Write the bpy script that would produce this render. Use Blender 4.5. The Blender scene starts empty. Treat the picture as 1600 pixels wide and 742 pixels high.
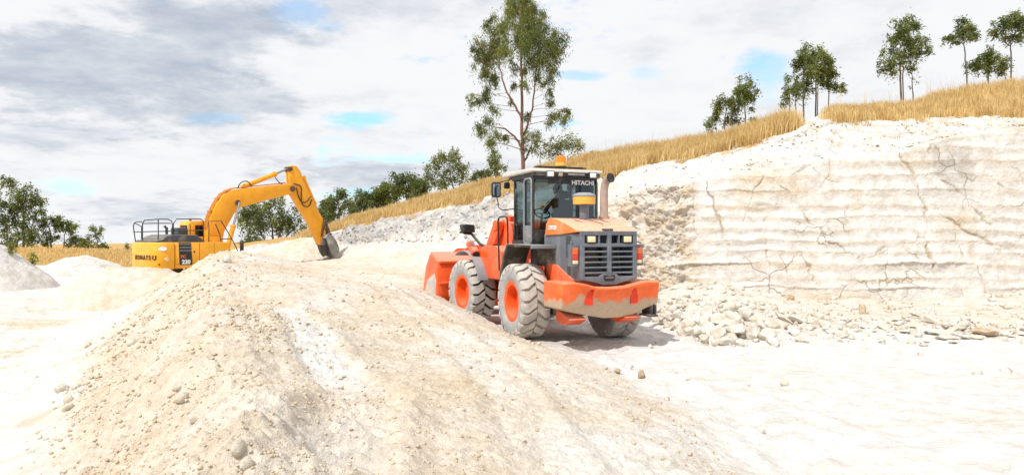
import bpy, bmesh, math, random
import numpy as np
from mathutils import Vector, Matrix, Euler
from mathutils.bvhtree import BVHTree
random.seed(7); RNG = np.random.default_rng(11)
S = bpy.context.scene
COL = S.collection
R = math.radians

# ------------------------------------------------------------------ camera, sky, sun, exposure
CAM_H = 2.16
FPX, CX, CY = 1100.0, 800.0, 371.0            # focal length and centre of the 1600 x 742 photograph
cam_d = bpy.data.cameras.new('camera'); cam = bpy.data.objects.new('camera', cam_d); COL.objects.link(cam)
cam.location = (0, 0, CAM_H); cam.rotation_euler = (R(90), 0, 0)
cam_d.sensor_width = 36; cam_d.lens = FPX/1600*36; cam_d.clip_start = .05; cam_d.clip_end = 6000
S.camera = cam
SUN_DIR = Vector((-.46, -.60, .98)).normalized()     # towards the sun
SUN_EL = math.asin(SUN_DIR.z); SUN_AZ = math.atan2(SUN_DIR.x, SUN_DIR.y)
sd = bpy.data.lights.new('sun', 'SUN'); sd.energy = 4.3; sd.angle = R(.9); sd.color = (1, .972, .93)
so = bpy.data.objects.new('sun', sd); COL.objects.link(so)
so.rotation_euler = SUN_DIR.to_track_quat('Z', 'Y').to_euler()
S.view_settings.view_transform = 'Standard'; S.view_settings.look = 'None'
S.view_settings.exposure = -0.16; S.view_settings.gamma = 1; S.view_settings.use_curve_mapping = False
S.cycles.max_bounces = 6; S.cycles.transparent_max_bounces = 12; S.cycles.diffuse_bounces = 3

class NT:
    """short hand for building node trees"""
    def __init__(s, tree): s.t = tree; s.n = tree.nodes; s.l = tree.links
    def add(s, typ, **k):
        n = s.n.new(typ)
        for a, v in k.items(): setattr(n, a, v)
        return n
    def link(s, a, b): s.l.new(a, b)
    def put(s, sock, v):
        if hasattr(v, 'links') or isinstance(v, bpy.types.NodeSocket): s.l.new(v, sock)
        else: sock.default_value = v
    def math(s, op, a, b=0., c=0., clamp=False):
        n = s.n.new('ShaderNodeMath'); n.operation = op; n.use_clamp = clamp
        s.put(n.inputs[0], a); s.put(n.inputs[1], b); s.put(n.inputs[2], c)
        return n.outputs[0]
    def ramp(s, x, a, b, lo=0., hi=1.):
        n = s.n.new('ShaderNodeMapRange'); n.interpolation_type = 'SMOOTHSTEP'
        s.put(n.inputs[0], x); n.inputs[1].default_value = a; n.inputs[2].default_value = b
        n.inputs[3].default_value = lo; n.inputs[4].default_value = hi
        return n.outputs[0]
    def mix(s, f, a, b, mode='MIX'):
        n = s.n.new('ShaderNodeMix'); n.data_type = 'RGBA'; n.blend_type = mode; n.clamp_factor = True
        s.put(n.inputs[0], f)
        for i, v in ((6, a), (7, b)):
            s.put(n.inputs[i], v if not isinstance(v, tuple) else (v + (1,))[:4])
        return n.outputs[2]
    def noise(s, vec, scale, detail=4, rough=.55, dist=0., out=0):
        n = s.n.new('ShaderNodeTexNoise')
        if vec is not None: s.l.new(vec, n.inputs['Vector'])
        n.inputs['Scale'].default_value = scale; n.inputs['Detail'].default_value = detail
        n.inputs['Roughness'].default_value = rough; n.inputs['Distortion'].default_value = dist
        return n.outputs[out]

# sky: NISHITA with broken cloud laid out by direction
wd = bpy.data.worlds.new('World'); S.world = wd; wd.use_nodes = True
N = NT(wd.node_tree); N.n.clear()
out = N.add('ShaderNodeOutputWorld'); bg = N.add('ShaderNodeBackground'); bg.inputs[1].default_value = .1
N.link(bg.outputs[0], out.inputs[0])
sky = N.add('ShaderNodeTexSky', sky_type='NISHITA'); sky.sun_disc = False
sky.sun_elevation = SUN_EL; sky.sun_rotation = SUN_AZ
sky.air_density = 1.0; sky.dust_density = .6; sky.ozone_density = 1.2; sky.altitude = 200
tc = N.add('ShaderNodeTexCoord')
sx = N.add('ShaderNodeSeparateXYZ'); N.link(tc.outputs['Generated'], sx.inputs[0])
dx, dy, dz = sx.outputs
az_ = N.math('ABSOLUTE', dz)
cup = N.add('ShaderNodeCombineXYZ'); N.link(dx, cup.inputs[0]); N.link(dy, cup.inputs[1]); N.link(N.math('MAXIMUM', az_, .02), cup.inputs[2]); N.link(cup.outputs[0], sky.inputs[0]) if len(sky.inputs) else None
den = N.math('ADD', az_, .16)
cp = N.add('ShaderNodeCombineXYZ')
N.link(N.math('DIVIDE', dx, den), cp.inputs[0]); N.link(N.math('DIVIDE', dy, den), cp.inputs[1]); N.link(N.math('MULTIPLY', az_, 2.0), cp.inputs[2])
P = cp.outputs[0]
fy = N.math('MAXIMUM', dy, .04)
U = N.math('DIVIDE', dx, fy); Wv = N.math('DIVIDE', dz, fy)       # tangent coordinates of the northern sky
warp = N.noise(P, 2.4, 7, .66)
def blob(u, w, ru, rw):
    a = N.math('DIVIDE', N.math('SUBTRACT', U, u), ru); b = N.math('DIVIDE', N.math('SUBTRACT', Wv, w), rw)
    d = N.math('SQRT', N.math('ADD', N.math('MULTIPLY', a, a), N.math('MULTIPLY', b, b)))
    d = N.math('ADD', d, N.math('MULTIPLY', N.math('SUBTRACT', warp, .5), 2.6))
    return N.ramp(d, 1.0, .3)
def px(x, y): return ((x-CX)/FPX, (CY-y)/FPX)
def blobs(lst):
    o = None
    for x, y, rx, ry, g in lst:
        b = N.math('MULTIPLY', blob(*px(x, y), rx/FPX, ry/FPX), g)
        o = b if o is None else N.math('MAXIMUM', o, b)
    return o
front = N.ramp(dy, .0, .2)
dark = N.math('MULTIPLY', blobs([(130, 110, 360, 130, 1.), (330, 60, 240, 85, .9), (560, 270, 200, 44, .95), (330, 165, 280, 44, .8), (560, 215, 150, 34, .45), (620, 10, 260, 50, .6), (200, 330, 180, 36, .6), (90, 210, 200, 40, .6), (420, 235, 160, 26, .4),
                                 (1250, 10, 320, 70, .32), (960, 70, 160, 50, .25), (470, 330, 130, 30, .35)]), front)
holes = N.math('MULTIPLY', blobs([(565, 186, 80, 20, .95), (470, 22, 55, 40, .75), (512, 42, 34, 16, .5), (1200, 125, 55, 55, .95), (105, 296, 60, 22, .8), (560, 304, 90, 14, .6), (330, 186, 60, 12, .45), (905, 118, 55, 12, .6), (1010, 112, 40, 18, .4)]), front)
n1 = N.noise(P, 1.25, 8, .60, .5); n2 = N.noise(P, 3.0, 7, .62, .3); n3 = N.noise(P, 8.0, 5, .6, .2)
tex = N.math('ADD', N.math('MULTIPLY', n1, .6), N.math('ADD', N.math('MULTIPLY', n2, .3), N.math('MULTIPLY', n3, .24)))
shade = N.ramp(N.math('ADD', tex, N.math('MULTIPLY', dark, .25)), .55, 1.0)
ccol = N.mix(shade, (10.5, 10.6, 10.8), (5.0, 5.75, 6.9))
back_hole = N.math('MULTIPLY', N.ramp(tex, .50, .40), .6)
hole = N.math('MAXIMUM', holes, back_hole)
hole = N.math('MULTIPLY', hole, N.ramp(tex, .68, .46, .5, 1.0))
hole = N.math('MULTIPLY', hole, N.ramp(az_, .0, .07))
blue = N.mix(1.0, sky.outputs[0], (1.5, 2.35, 2.6), 'MULTIPLY')
N.link(N.mix(hole, ccol, blue), bg.inputs[0])

# ------------------------------------------------------------------ helpers
def px_at(x, y, d): return Vector(((x-CX)/FPX*d, d, CAM_H-(y-CY)/FPX*d))
def tag(o, label=None, cat=None, group=None, kind=None):
    if label: o['label'] = label
    if cat: o['category'] = cat
    if group: o['group'] = group
    if kind: o['kind'] = kind
    return o
def empty(name, loc, rz=0., label=None, cat=None, group=None):
    o = bpy.data.objects.new(name, None); COL.objects.link(o); o.location = loc; o.rotation_euler = (0, 0, rz)
    o.empty_display_size = .2
    return tag(o, label, cat, group)
def copy_tree(o, parent=None):
    c = o.copy(); COL.objects.link(c)
    if parent: c.parent = parent
    for ch in list(o.children): copy_tree(ch, c)
    return c
def mesh_np(name, V, Fq=None, Ft=None, mat=None, parent=None, smooth=False, attrs=None):
    """mesh object from numpy arrays of quads and/or triangles"""
    me = bpy.data.meshes.new(name); V = np.asarray(V, np.float32)
    loops = []; starts = []; k = 0
    for Fa in (Fq, Ft):
        if Fa is None or len(Fa) == 0: continue
        Fa = np.asarray(Fa, np.int32); w = Fa.shape[1]
        loops.append(Fa.ravel()); starts.append(k + np.arange(len(Fa))*w); k += Fa.size
    loops = np.concatenate(loops); starts = np.concatenate(starts)
    me.vertices.add(len(V)); me.vertices.foreach_set('co', V.ravel())
    me.loops.add(len(loops)); me.loops.foreach_set('vertex_index', loops.astype(np.int32))
    me.polygons.add(len(starts)); me.polygons.foreach_set('loop_start', starts.astype(np.int32))
    me.update(calc_edges=True); me.validate()
    if smooth: me.polygons.foreach_set('use_smooth', np.ones(len(me.polygons), bool))
    for an, av in (attrs or {}).items():
        a = me.attributes.new(an, 'FLOAT', 'POINT'); a.data.foreach_set('value', np.asarray(av, np.float32))
    o = bpy.data.objects.new(name, me); COL.objects.link(o)
    for m in (mat if isinstance(mat, (list, tuple)) else [mat]):
        if m: me.materials.append(m)
    if parent: o.parent = parent
    return o
def soft(path, k=3):
    p = [Vector(q) for q in path]
    for _ in range(k):
        q = [p[0]]
        for a, b in zip(p, p[1:]): q += [a.lerp(b, .25), a.lerp(b, .75)]
        p = q+[p[-1]]
    return p
def apply_mods(o):
    dg = bpy.context.evaluated_depsgraph_get()
    me = bpy.data.meshes.new_from_object(o.evaluated_get(dg)); old = o.data
    o.modifiers.clear(); o.data = me; me.name = o.name
    if old.users == 0: (bpy.data.meshes if isinstance(old, bpy.types.Mesh) else bpy.data.curves).remove(old)

class MB:
    """collects boxes, prisms, tubes and lathes into one mesh"""
    def __init__(s, T=None): s.v = []; s.f = []; s.m = []; s.T = T; s.cur = 0
    def add(s, vs, fs, mi=None):
        k = len(s.v); s.v += [Vector(p) for p in vs]
        for f in fs: s.f.append([k+i for i in f]); s.m.append(s.cur if mi is None else mi)
        return s
    def box(s, a, b, rot=None, mi=None):
        c = [(a[i]+b[i])/2 for i in range(3)]; h = [abs(b[i]-a[i])/2 for i in range(3)]
        M = (rot.to_matrix() if isinstance(rot, Euler) else rot) if rot is not None else Matrix.Identity(3)
        vs = [Vector(c) + M @ Vector((x*h[0], y*h[1], z*h[2])) for x in (-1, 1) for y in (-1, 1) for z in (-1, 1)]
        return s.add(vs, [(0, 1, 3, 2), (4, 6, 7, 5), (0, 4, 5, 1), (2, 3, 7, 6), (0, 2, 6, 4), (1, 5, 7, 3)], mi)
    def prism(s, poly, a, b, axis='y', mi=None):
        """poly in the other two coordinates, extruded along axis from a to b"""
        def p3(p, t): return {'y': (p[0], t, p[1]), 'x': (t, p[0], p[1]), 'z': (p[0], p[1], t)}[axis]
        n = len(poly); vs = [p3(p, a) for p in poly] + [p3(p, b) for p in poly]
        fs = [list(range(n)), list(range(2*n-1, n-1, -1))] + [(i, n+i, n+(i+1) % n, (i+1) % n) for i in range(n)]
        return s.add(vs, fs, mi)
    def sheet(s, path, a, b, th, axis='y', mi=None):
        """a bent plate: path in the other two coordinates, th thick (to the left of travel)"""
        pts = [Vector(p) for p in path]; off = []
        for i in range(len(pts)):
            t = (pts[min(i+1, len(pts)-1)]-pts[max(i-1, 0)]).normalized(); off.append(pts[i]+Vector((-t.y, t.x))*th)
        return s.prism([tuple(p) for p in pts]+[tuple(p) for p in reversed(off)], a, b, axis, mi) if False else s._sheet(pts, off, a, b, axis, mi)
    def _sheet(s, pts, off, a, b, axis, mi):
        def p3(p, t): return {'y': (p[0], t, p[1]), 'x': (t, p[0], p[1]), 'z': (p[0], p[1], t)}[axis]
        n = len(pts); vs = []
        for i in range(n): vs += [p3(pts[i], a), p3(pts[i], b), p3(off[i], b), p3(off[i], a)]
        fs = [(0, 1, 2, 3), (4*n-1, 4*n-2, 4*n-3, 4*n-4)]
        for i in range(n-1):
            q = 4*i
            for j in range(4): fs.append((q+j, q+4+j, q+4+(j+1) % 4, q+(j+1) % 4))
        return s.add(vs, fs, mi)
    def tube(s, path, r, n=10, cap=True, mi=None):
        pts = [Vector(p) for p in path]; rr = r if isinstance(r, (list, tuple)) else [r]*len(pts)
        vs = []; prev = None
        for i, p in enumerate(pts):
            t = (pts[min(i+1, len(pts)-1)]-pts[max(i-1, 0)]).normalized()
            if prev is None:
                u = t.orthogonal().normalized()
            else:
                u = (prev - t*prev.dot(t))
                u = u.normalized() if u.length > 1e-5 else t.orthogonal().normalized()
            prev = u; w = t.cross(u)
            for k in range(n):
                a = 2*math.pi*k/n; vs.append(p+(u*math.cos(a)+w*math.sin(a))*rr[i])
        fs = [(i*n+k, i*n+(k+1) % n, (i+1)*n+(k+1) % n, (i+1)*n+k) for i in range(len(pts)-1) for k in range(n)]
        if cap: fs += [list(range(n-1, -1, -1)), list(range((len(pts)-1)*n, len(pts)*n))]
        return s.add(vs, fs, mi)
    def lathe(s, prof, o, d, n=24, mi=None, close=False):
        """prof: (radius, distance along d) pairs round the axis through o; mi may be a list per band"""
        o = Vector(o); d = Vector(d).normalized(); u = d.orthogonal().normalized(); w = d.cross(u); vs = []
        for r, h in prof:
            for k in range(n):
                a = 2*math.pi*k/n; vs.append(o+d*h+(u*math.cos(a)+w*math.sin(a))*r)
        k0 = len(s.v); s.v += vs
        for i in range(len(prof)-1):
            for k in range(n):
                s.f.append([k0+i*n+k, k0+i*n+(k+1) % n, k0+(i+1)*n+(k+1) % n, k0+(i+1)*n+k])
                s.m.append(mi[i] if isinstance(mi, list) else (s.cur if mi is None else mi))
        return s
    def build(s, name, mat, parent=None, bevel=0., seg=2, sharp=38, T=None):
        T = T or s.T
        me = bpy.data.meshes.new(name); me.from_pydata([tuple(T(v) if T else v) for v in s.v], [], s.f); me.update()
        bm = bmesh.new(); bm.from_mesh(me); bmesh.ops.recalc_face_normals(bm, faces=bm.faces); bm.to_mesh(me); bm.free()
        mats = mat if isinstance(mat, (list, tuple)) else [mat]
        for m in mats: me.materials.append(m)
        if len(mats) > 1: me.polygons.foreach_set('material_index', s.m)
        o = bpy.data.objects.new(name, me); COL.objects.link(o)
        if parent: o.parent = parent
        if bevel:
            b = o.modifiers.new('bevel', 'BEVEL'); b.width = bevel; b.segments = seg; b.limit_method = 'ANGLE'; b.angle_limit = R(35)
            apply_mods(o); me = o.data
        me.polygons.foreach_set('use_smooth', np.ones(len(me.polygons), bool)); me.set_sharp_from_angle(angle=R(sharp))
        return o
def cut(o, cutters):
    """boolean difference with temporary meshes, applied at once"""
    for c in cutters:
        m = o.modifiers.new('cut', 'BOOLEAN'); m.object = c; m.operation = 'DIFFERENCE'; m.solver = 'EXACT'
    bpy.context.view_layer.update(); apply_mods(o)
    for c in cutters:
        me = c.data; bpy.data.objects.remove(c); bpy.data.meshes.remove(me)
    o.data.polygons.foreach_set('use_smooth', np.ones(len(o.data.polygons), bool)); o.data.set_sharp_from_angle(angle=R(38))
    return o
def text(name, s, size, mat, loc, xdir, up, parent=None, squash=1., depth=.004, bold=0.):
    """raised lettering as a mesh, running along xdir"""
    cu = bpy.data.curves.new(name, 'FONT'); cu.body = s; cu.size = size; cu.extrude = depth; cu.align_x = 'CENTER'; cu.align_y = 'CENTER'; cu.offset = bold
    o = bpy.data.objects.new(name, cu); COL.objects.link(o)
    bpy.context.view_layer.update()
    me = bpy.data.meshes.new_from_object(o.evaluated_get(bpy.context.evaluated_depsgraph_get())); bpy.data.objects.remove(o); bpy.data.curves.remove(cu)
    X = Vector(xdir).normalized(); Y = Vector(up).normalized(); Z = X.cross(Y)
    M = Matrix((X, Y, Z)).transposed()
    for v in me.vertices: v.co = M @ Vector((v.co.x*squash, v.co.y, v.co.z)) + Vector(loc)
    me.materials.clear(); me.materials.append(mat); me.name = name
    t = bpy.data.objects.new(name, me); COL.objects.link(t)
    if parent: t.parent = parent
    return t

# numpy gradient noise
_perm = RNG.permutation(512).astype(np.int64); _grad = RNG.normal(size=(512, 3)); _grad /= np.linalg.norm(_grad, axis=1)[:, None]
def pnoise(x, y, z=0.):
    x, y, z = np.broadcast_arrays(np.asarray(x, float), np.asarray(y, float), np.asarray(z, float))
    xi = np.floor(x).astype(np.int64); yi = np.floor(y).astype(np.int64); zi = np.floor(z).astype(np.int64)
    xf, yf, zf = x-xi, y-yi, z-zi
    f = lambda t: t*t*t*(t*(t*6-15)+10)
    u, v, w = f(xf), f(yf), f(zf); tot = 0.
    for i in (0, 1):
        for j in (0, 1):
            for k in (0, 1):
                h = _perm[(_perm[(_perm[(xi+i) & 511]+yi+j) & 511]+zi+k) & 511]; g = _grad[h]
                d = g[..., 0]*(xf-i)+g[..., 1]*(yf-j)+g[..., 2]*(zf-k)
                tot = tot + d*(u if i else 1-u)*(v if j else 1-v)*(w if k else 1-w)
    return tot*1.5
def fbm(x, y, z=0., oct=4, gain=.5, lac=2.03, ridge=False):
    t = 0.; a = 1.
    for o in range(oct):
        n = pnoise(x*lac**o+o*17.3, y*lac**o-o*9.1, np.asarray(z)*lac**o+o*3.7)
        t = t+a*((1-2*np.abs(n)) if ridge else n); a *= gain
    return t
def sstep(x, a, b):
    t = np.clip((x-a)/(b-a), 0, 1); return t*t*(3-2*t)

# ------------------------------------------------------------------ materials
def mat(name):
    m = bpy.data.materials.new(name); m.use_nodes = True; n = NT(m.node_tree)
    p = n.n['Principled BSDF']; return m, n, p
def bump(n, p, h, dist, strength=1.):
    b = n.add('ShaderNodeBump'); b.inputs['Distance'].default_value = dist; b.inputs['Strength'].default_value = strength
    n.link(h, b.inputs['Height']); n.link(b.outputs[0], p.inputs['Normal'])
DUST = (.66, .56, .44)
def paint(name, col, rough=.42, dust=.35, top=.5, scale=3., low=None, metal=0., coat=.0, dustcol=DUST, vary=.12):
    """painted or plastic vehicle surface with dust: patches, settled dust on upward faces, mud below a height"""
    m, n, p = mat(name); tcx = n.add('ShaderNodeTexCoord'); o = tcx.outputs['Object']
    big = n.noise(o, scale, 5, .62); fine = n.noise(o, scale*9, 4, .65)
    f = n.math('MULTIPLY', n.ramp(n.math('ADD', n.math('MULTIPLY', big, .7), n.math('MULTIPLY', fine, .3)), .46, .74), dust)
    g = n.add('ShaderNodeNewGeometry'); s = n.add('ShaderNodeSeparateXYZ'); n.link(g.outputs['Normal'], s.inputs[0])
    up = n.math('MULTIPLY', n.ramp(s.outputs[2], .35, .95), n.math('MULTIPLY', n.ramp(fine, .25, .6, .6, 1.), top))
    f = n.math('MAXIMUM', f, up)
    if low:
        so_ = n.add('ShaderNodeSeparateXYZ'); n.link(o, so_.inputs[0])
        zz = n.math('ADD', so_.outputs[2], n.math('MULTIPLY', n.math('SUBTRACT', big, .5), low[2]))
        zz = n.math('ADD', zz, n.math('MULTIPLY', n.math('SUBTRACT', fine, .5), .22)); f = n.math('MAXIMUM', f, n.ramp(zz, low[1], low[1]-.10, 0., .95))
    base = n.mix(n.ramp(big, .3, .7, 0., 1.), tuple(c*(1-vary) for c in col), tuple(min(1, c*(1+vary)) for c in col))
    chip = n.math('MULTIPLY', n.ramp(n.noise(o, scale*14, 3, .7, 1.2), .66, .70), n.ramp(big, .45, .62, 0., .55)); base = n.mix(chip, base, (.30, .24, .19))
    dcol = n.mix(fine, tuple(c*.66 for c in dustcol), tuple(min(1, c*1.2) for c in dustcol))
    n.link(n.mix(f, base, dcol), p.inputs['Base Color'])
    n.link(n.math('ADD', n.math('MULTIPLY', f, .5), rough, clamp=True), p.inputs['Roughness'])
    p.inputs['Metallic'].default_value = metal; p.inputs['Coat Weight'].default_value = coat
    bump(n, p, fine, .004, .25)
    return m
def plain(name, col, rough=.5, metal=0.):
    m, n, p = mat(name); tcx = n.add('ShaderNodeTexCoord')
    nz = n.noise(tcx.outputs['Object'], 14, 4, .6)
    n.link(n.mix(nz, tuple(c*.82 for c in col), tuple(min(1, c*1.15) for c in col)), p.inputs['Base Color'])
    p.inputs['Roughness'].default_value = rough; p.inputs['Metallic'].default_value = metal
    return m
def glass(name, tint, refl=.12):
    m, n, p = mat(name); n.n.remove(p); o = n.n['Material Output']
    t = n.add('ShaderNodeBsdfTransparent'); t.inputs[0].default_value = tint+(1,)
    g = n.add('ShaderNodeBsdfGlossy'); g.inputs['Roughness'].default_value = .03; g.inputs[0].default_value = (.9, .95, 1, 1)
    lw = n.add('ShaderNodeLayerWeight'); lw.inputs[0].default_value = .35
    mx = n.add('ShaderNodeMixShader'); n.link(n.math('ADD', n.math('MULTIPLY', lw.outputs['Fresnel'], .32), refl, clamp=True), mx.inputs[0])
    n.link(t.outputs[0], mx.inputs[1]); n.link(g.outputs[0], mx.inputs[2]); n.link(mx.outputs[0], o.inputs[0])
    return m

def earth(name):
    """chalky quarry ground: reads the attributes tan, grey, thatch and crack of its mesh"""
    m, n, p = mat(name); tcx = n.add('ShaderNodeTexCoord'); o = tcx.outputs['Object']
    def at(a):
        x = n.add('ShaderNodeAttribute', attribute_name=a); return x.outputs['Fac']
    big = n.noise(o, .55, 6, .6, .3); mid = n.noise(o, 3.2, 6, .65); fine = n.noise(o, 22, 5, .65); grit = n.noise(o, 75, 3, .7)
    white = n.mix(n.ramp(mid, .35, .66), (.62, .595, .56), (.76, .745, .725))
    tan = n.mix(n.ramp(n.math('ADD', n.math('MULTIPLY', mid, .5), n.math('MULTIPLY', fine, .5)), .36, .64), (.52, .41, .285), (.71, .605, .465))
    tf = n.math('ADD', at('tan'), n.math('MULTIPLY', n.math('SUBTRACT', big, .5), .55), clamp=True)
    c = n.mix(tf, white, tan)
    grey = n.mix(n.ramp(mid, .38, .62), (.13, .135, .145), (.50, .495, .49))
    c = n.mix(n.math('MULTIPLY', at('grey'), n.ramp(n.math('ADD', n.math('MULTIPLY', mid, .6), n.math('MULTIPLY', big, .4)), .36, .56)), c, grey)
    c = n.mix(n.math('MULTIPLY', n.ramp(fine, .62, .76), .3), c, (.36, .29, .21))
    c = n.mix(n.math('MULTIPLY', n.ramp(grit, .60, .72), .32), c, (.42, .35, .26))
    c = n.mix(n.math('MULTIPLY', at('crack'), n.ramp(fine, .3, .6, .15, .95)), c, (.43, .31, .18))
    th = n.mix(n.ramp(fine, .35, .65), (.36, .20, .06), (.62, .42, .17))
    c = n.mix(at('thatch'), c, th)
    vo = n.add('ShaderNodeTexVoronoi', feature='DISTANCE_TO_EDGE'); dv = n.add('ShaderNodeVectorMath'); dv.operation = 'MULTIPLY_ADD'; nn = n.add('ShaderNodeTexNoise'); nn.inputs['Scale'].default_value = 1.6; nn.inputs['Detail'].default_value = 5; n.link(o, nn.inputs['Vector']); n.link(nn.outputs['Color'], dv.inputs[0]); dv.inputs[1].default_value = (.9, .9, .9); n.link(o, dv.inputs[2]); n.link(dv.outputs[0], vo.inputs['Vector']); vo.inputs['Scale'].default_value = .8
    hair = n.math('MULTIPLY', n.ramp(vo.outputs['Distance'], .022, .0), n.math('MULTIPLY', at('cut'), n.ramp(big, .46, .6)))
    c = n.mix(n.math('MULTIPLY', hair, .7), c, (.42, .33, .22))
    n.link(c, p.inputs['Base Color']); p.inputs['Roughness'].default_value = .95; p.inputs['Specular IOR Level'].default_value = .15
    h = n.math('ADD', n.math('SUBTRACT', mid, n.math('MULTIPLY', hair, .5)), n.math('ADD', n.math('MULTIPLY', fine, .45), n.math('MULTIPLY', grit, .16)))
    bump(n, p, h, .10, .75)
    return m
def stone(name, a, b):
    m, n, p = mat(name); tcx = n.add('ShaderNodeTexCoord'); o = tcx.outputs['Object']
    oi = n.add('ShaderNodeObjectInfo')
    v = n.add('ShaderNodeVectorMath'); v.operation = 'ADD'; n.link(o, v.inputs[0])
    cx = n.add('ShaderNodeCombineXYZ'); n.link(n.math('MULTIPLY', oi.outputs['Random'], 40.), cx.inputs[0]); n.link(cx.outputs[0], v.inputs[1])
    mid = n.noise(v.outputs[0], 1.4, 5, .6); fine = n.noise(v.outputs[0], 9, 5, .65)
    f = n.math('ADD', n.ramp(mid, .38, .68), n.math('MULTIPLY', n.math('SUBTRACT', oi.outputs['Random'], .55), .7), clamp=True)
    c = n.mix(f, a, b); c = n.mix(n.math('MULTIPLY', n.ramp(fine, .58, .72), .35), c, (.40, .31, .2))
    n.link(c, p.inputs['Base Color']); p.inputs['Roughness'].default_value = .93; p.inputs['Specular IOR Level'].default_value = .15
    bump(n, p, n.math('ADD', mid, n.math('MULTIPLY', fine, .5)), .06, .6)
    return m
def leaf_mat(name, a, b, c):
    m, n, p = mat(name); x = n.add('ShaderNodeAttribute', attribute_name='tint'); t = x.outputs['Fac']
    col = n.mix(n.ramp(t, 0, .6), a, b); col = n.mix(n.ramp(t, .6, 1.), col, c)
    n.link(col, p.inputs['Base Color']); p.inputs['Roughness'].default_value = .5; p.inputs['Specular IOR Level'].default_value = .35
    tr = n.add('ShaderNodeBsdfTranslucent'); n.link(n.mix(1., col, (1.1, 1.2, .6), 'MULTIPLY'), tr.inputs[0])
    mx = n.add('ShaderNodeMixShader'); mx.inputs[0].default_value = .45
    n.link(p.outputs[0], mx.inputs[1]); n.link(tr.outputs[0], mx.inputs[2]); n.link(mx.outputs[0], n.n['Material Output'].inputs[0])
    return m
M = {}
M['earth'] = earth('chalk_earth')
M['stone'] = stone('limestone', (.58, .51, .41), (.77, .75, .71))
M['tanstone'] = stone('tan_stone', (.40, .28, .16), (.62, .50, .36))
M['clodl'] = stone('pale_clod', (.62, .54, .43), (.74, .69, .61))
M['clod'] = stone('earth_clod', (.56, .455, .33), (.73, .64, .51))
# ------------------------------------------------------------------ ground: one sheet, fan-shaped so that near ground is finely divided
LO = Vector((1.17, 15.476, 0)); LYAW = R(21.5)              # wheel loader: ground point under its rear axle, heading
XO = Vector((-14.45, 31.2, -.35)); XYAW = R(-40)            # excavator
def local(X, Y, o, yaw):
    f = (-math.sin(yaw), math.cos(yaw)); l = (-math.cos(yaw), -math.sin(yaw))
    return (X-o.x)*f[0]+(Y-o.y)*f[1], (X-o.x)*l[0]+(Y-o.y)*l[1]
CTRL = np.array([
 # ridge of the long spoil heap
 (-1.15,2.6,.86),(-1.37,3.9,.88),(-1.8,4.83,.93),(-3.07,7.35,1.0),(-4.3,9.9,1.05),(-6.5,15.5,1.2),(-8.5,20.4,1.35),(-9.9,24.0,1.62),(-10.8,26.5,1.3),(-12.2,28,.2),
 # its foot on the left
 (-3.3,3.6,-.3),(-3.9,5.2,-.32),(-4.9,7.3,-.33),(-6.3,9.7,-.33),(-8.7,14.3,-.3),(-11,20,-.25),(-12.8,25,-.1),
 # plateau
 (-.4,1.5,.6),(-1.0,4.33,.72),(0,4.6,.62),(1.0,4.6,.45),(1.0,1.5,.45),(-2,7.25,.70),(-.5,7.3,.64),(.5,7.3,.52),(0,9.95,.5),(-2,10,.66),(-3,14,.70),(-1.2,14,.62),(-.6,14,.44),(-.9,15.4,.46),
 (-1.9,17.2,.68),(-2.9,19.7,.80),(-4.3,20,.80),(-4.3,23.5,.84),(-6.2,20,.88),(-7.2,24.5,.98),(-5.5,27.5,.95),(-3.2,24.5,.78),(-8,29,1.0),(-6,31,1.08),
 # right edge and foot
 (1.62,5,.3),(1.25,8,.3),(.95,10,.28),(.42,12,.3),(-.1,13.3,.32),
 (2.9,3.5,.0),(2.5,5,.0),(2.2,6.4,.0),(1.85,9.9,0),(1.4,12,0),(.8,13.6,0),(3.5,8,0),(2.6,11,0),
 # loader floor and the right floor
 (.6,15,0),(1.6,15,0),(.2,18,.03),(-.5,20.2,.1),(1.5,20,.05),(5,6,0),(9,8,0),(5,12,0),(10,14,0),(14,17,.06),(20,18,.1),(30,17,.15),(20,10,0),(30,8,0),(40,14,.1),(8,3,0),(20,3,0),(3,17,0),(4,19,.1),(-2.5,22.5,.5),
 # left floor
 (-8,6,-.36),(-12,10,-.36),(-8,2,-.36),(-20,5,-.36),(-16,16,-.34),(-22,22,-.2),(-17,24,-.2),(-30,12,-.3),(-20,30,.1),(-27,33,.25),(-40,25,.2),(-19,35,.2),(-24,40,.25),(-32,45,.25),
 # pit of the excavator, dug bank in front of its bucket
 (-14.6,31,-.3),(-13,29.5,-.2),(-16,33,-.2),(-12,33,.2),(-9.6,37.2,1.0),(-10.6,38.8,2.0),(-13,39.8,1.85),(-15.5,40.5,1.3),(-18,41,.7),(-9.3,35,1.02),(-7.2,36,1.25),
 # the grass bank far left and the land falling away behind it
 (-25,48,.2),(-40,50,.25),(-60,50,.3),(-20,50,.5),(-22,58,1.02),(-40,58,1.05),(-60,58,1.1),(-80,56,1.1),(-14,50,.9),(-8,46,1.4),(0,45,1.5),(-30,70,.6),(-60,70,.6),(-10,62,.9),
 (20,30,.2),(40,30,.3),(10,40,1.)], float)
def tps_fit(c, lam=.02):
    P_ = c[:, :2]; n = len(P_); d2 = ((P_[:, None]-P_[None])**2).sum(-1); K = .5*d2*np.log(d2+1e-9); K[np.arange(n), np.arange(n)] = lam
    A = np.zeros((n+3, n+3)); A[:n, :n] = K; A[:n, n] = 1; A[:n, n+1:] = P_; A[n, :n] = 1; A[n+1:, :n] = P_.T
    return np.linalg.solve(A, np.concatenate([c[:, 2], np.zeros(3)]))
_w = tps_fit(CTRL)
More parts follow.
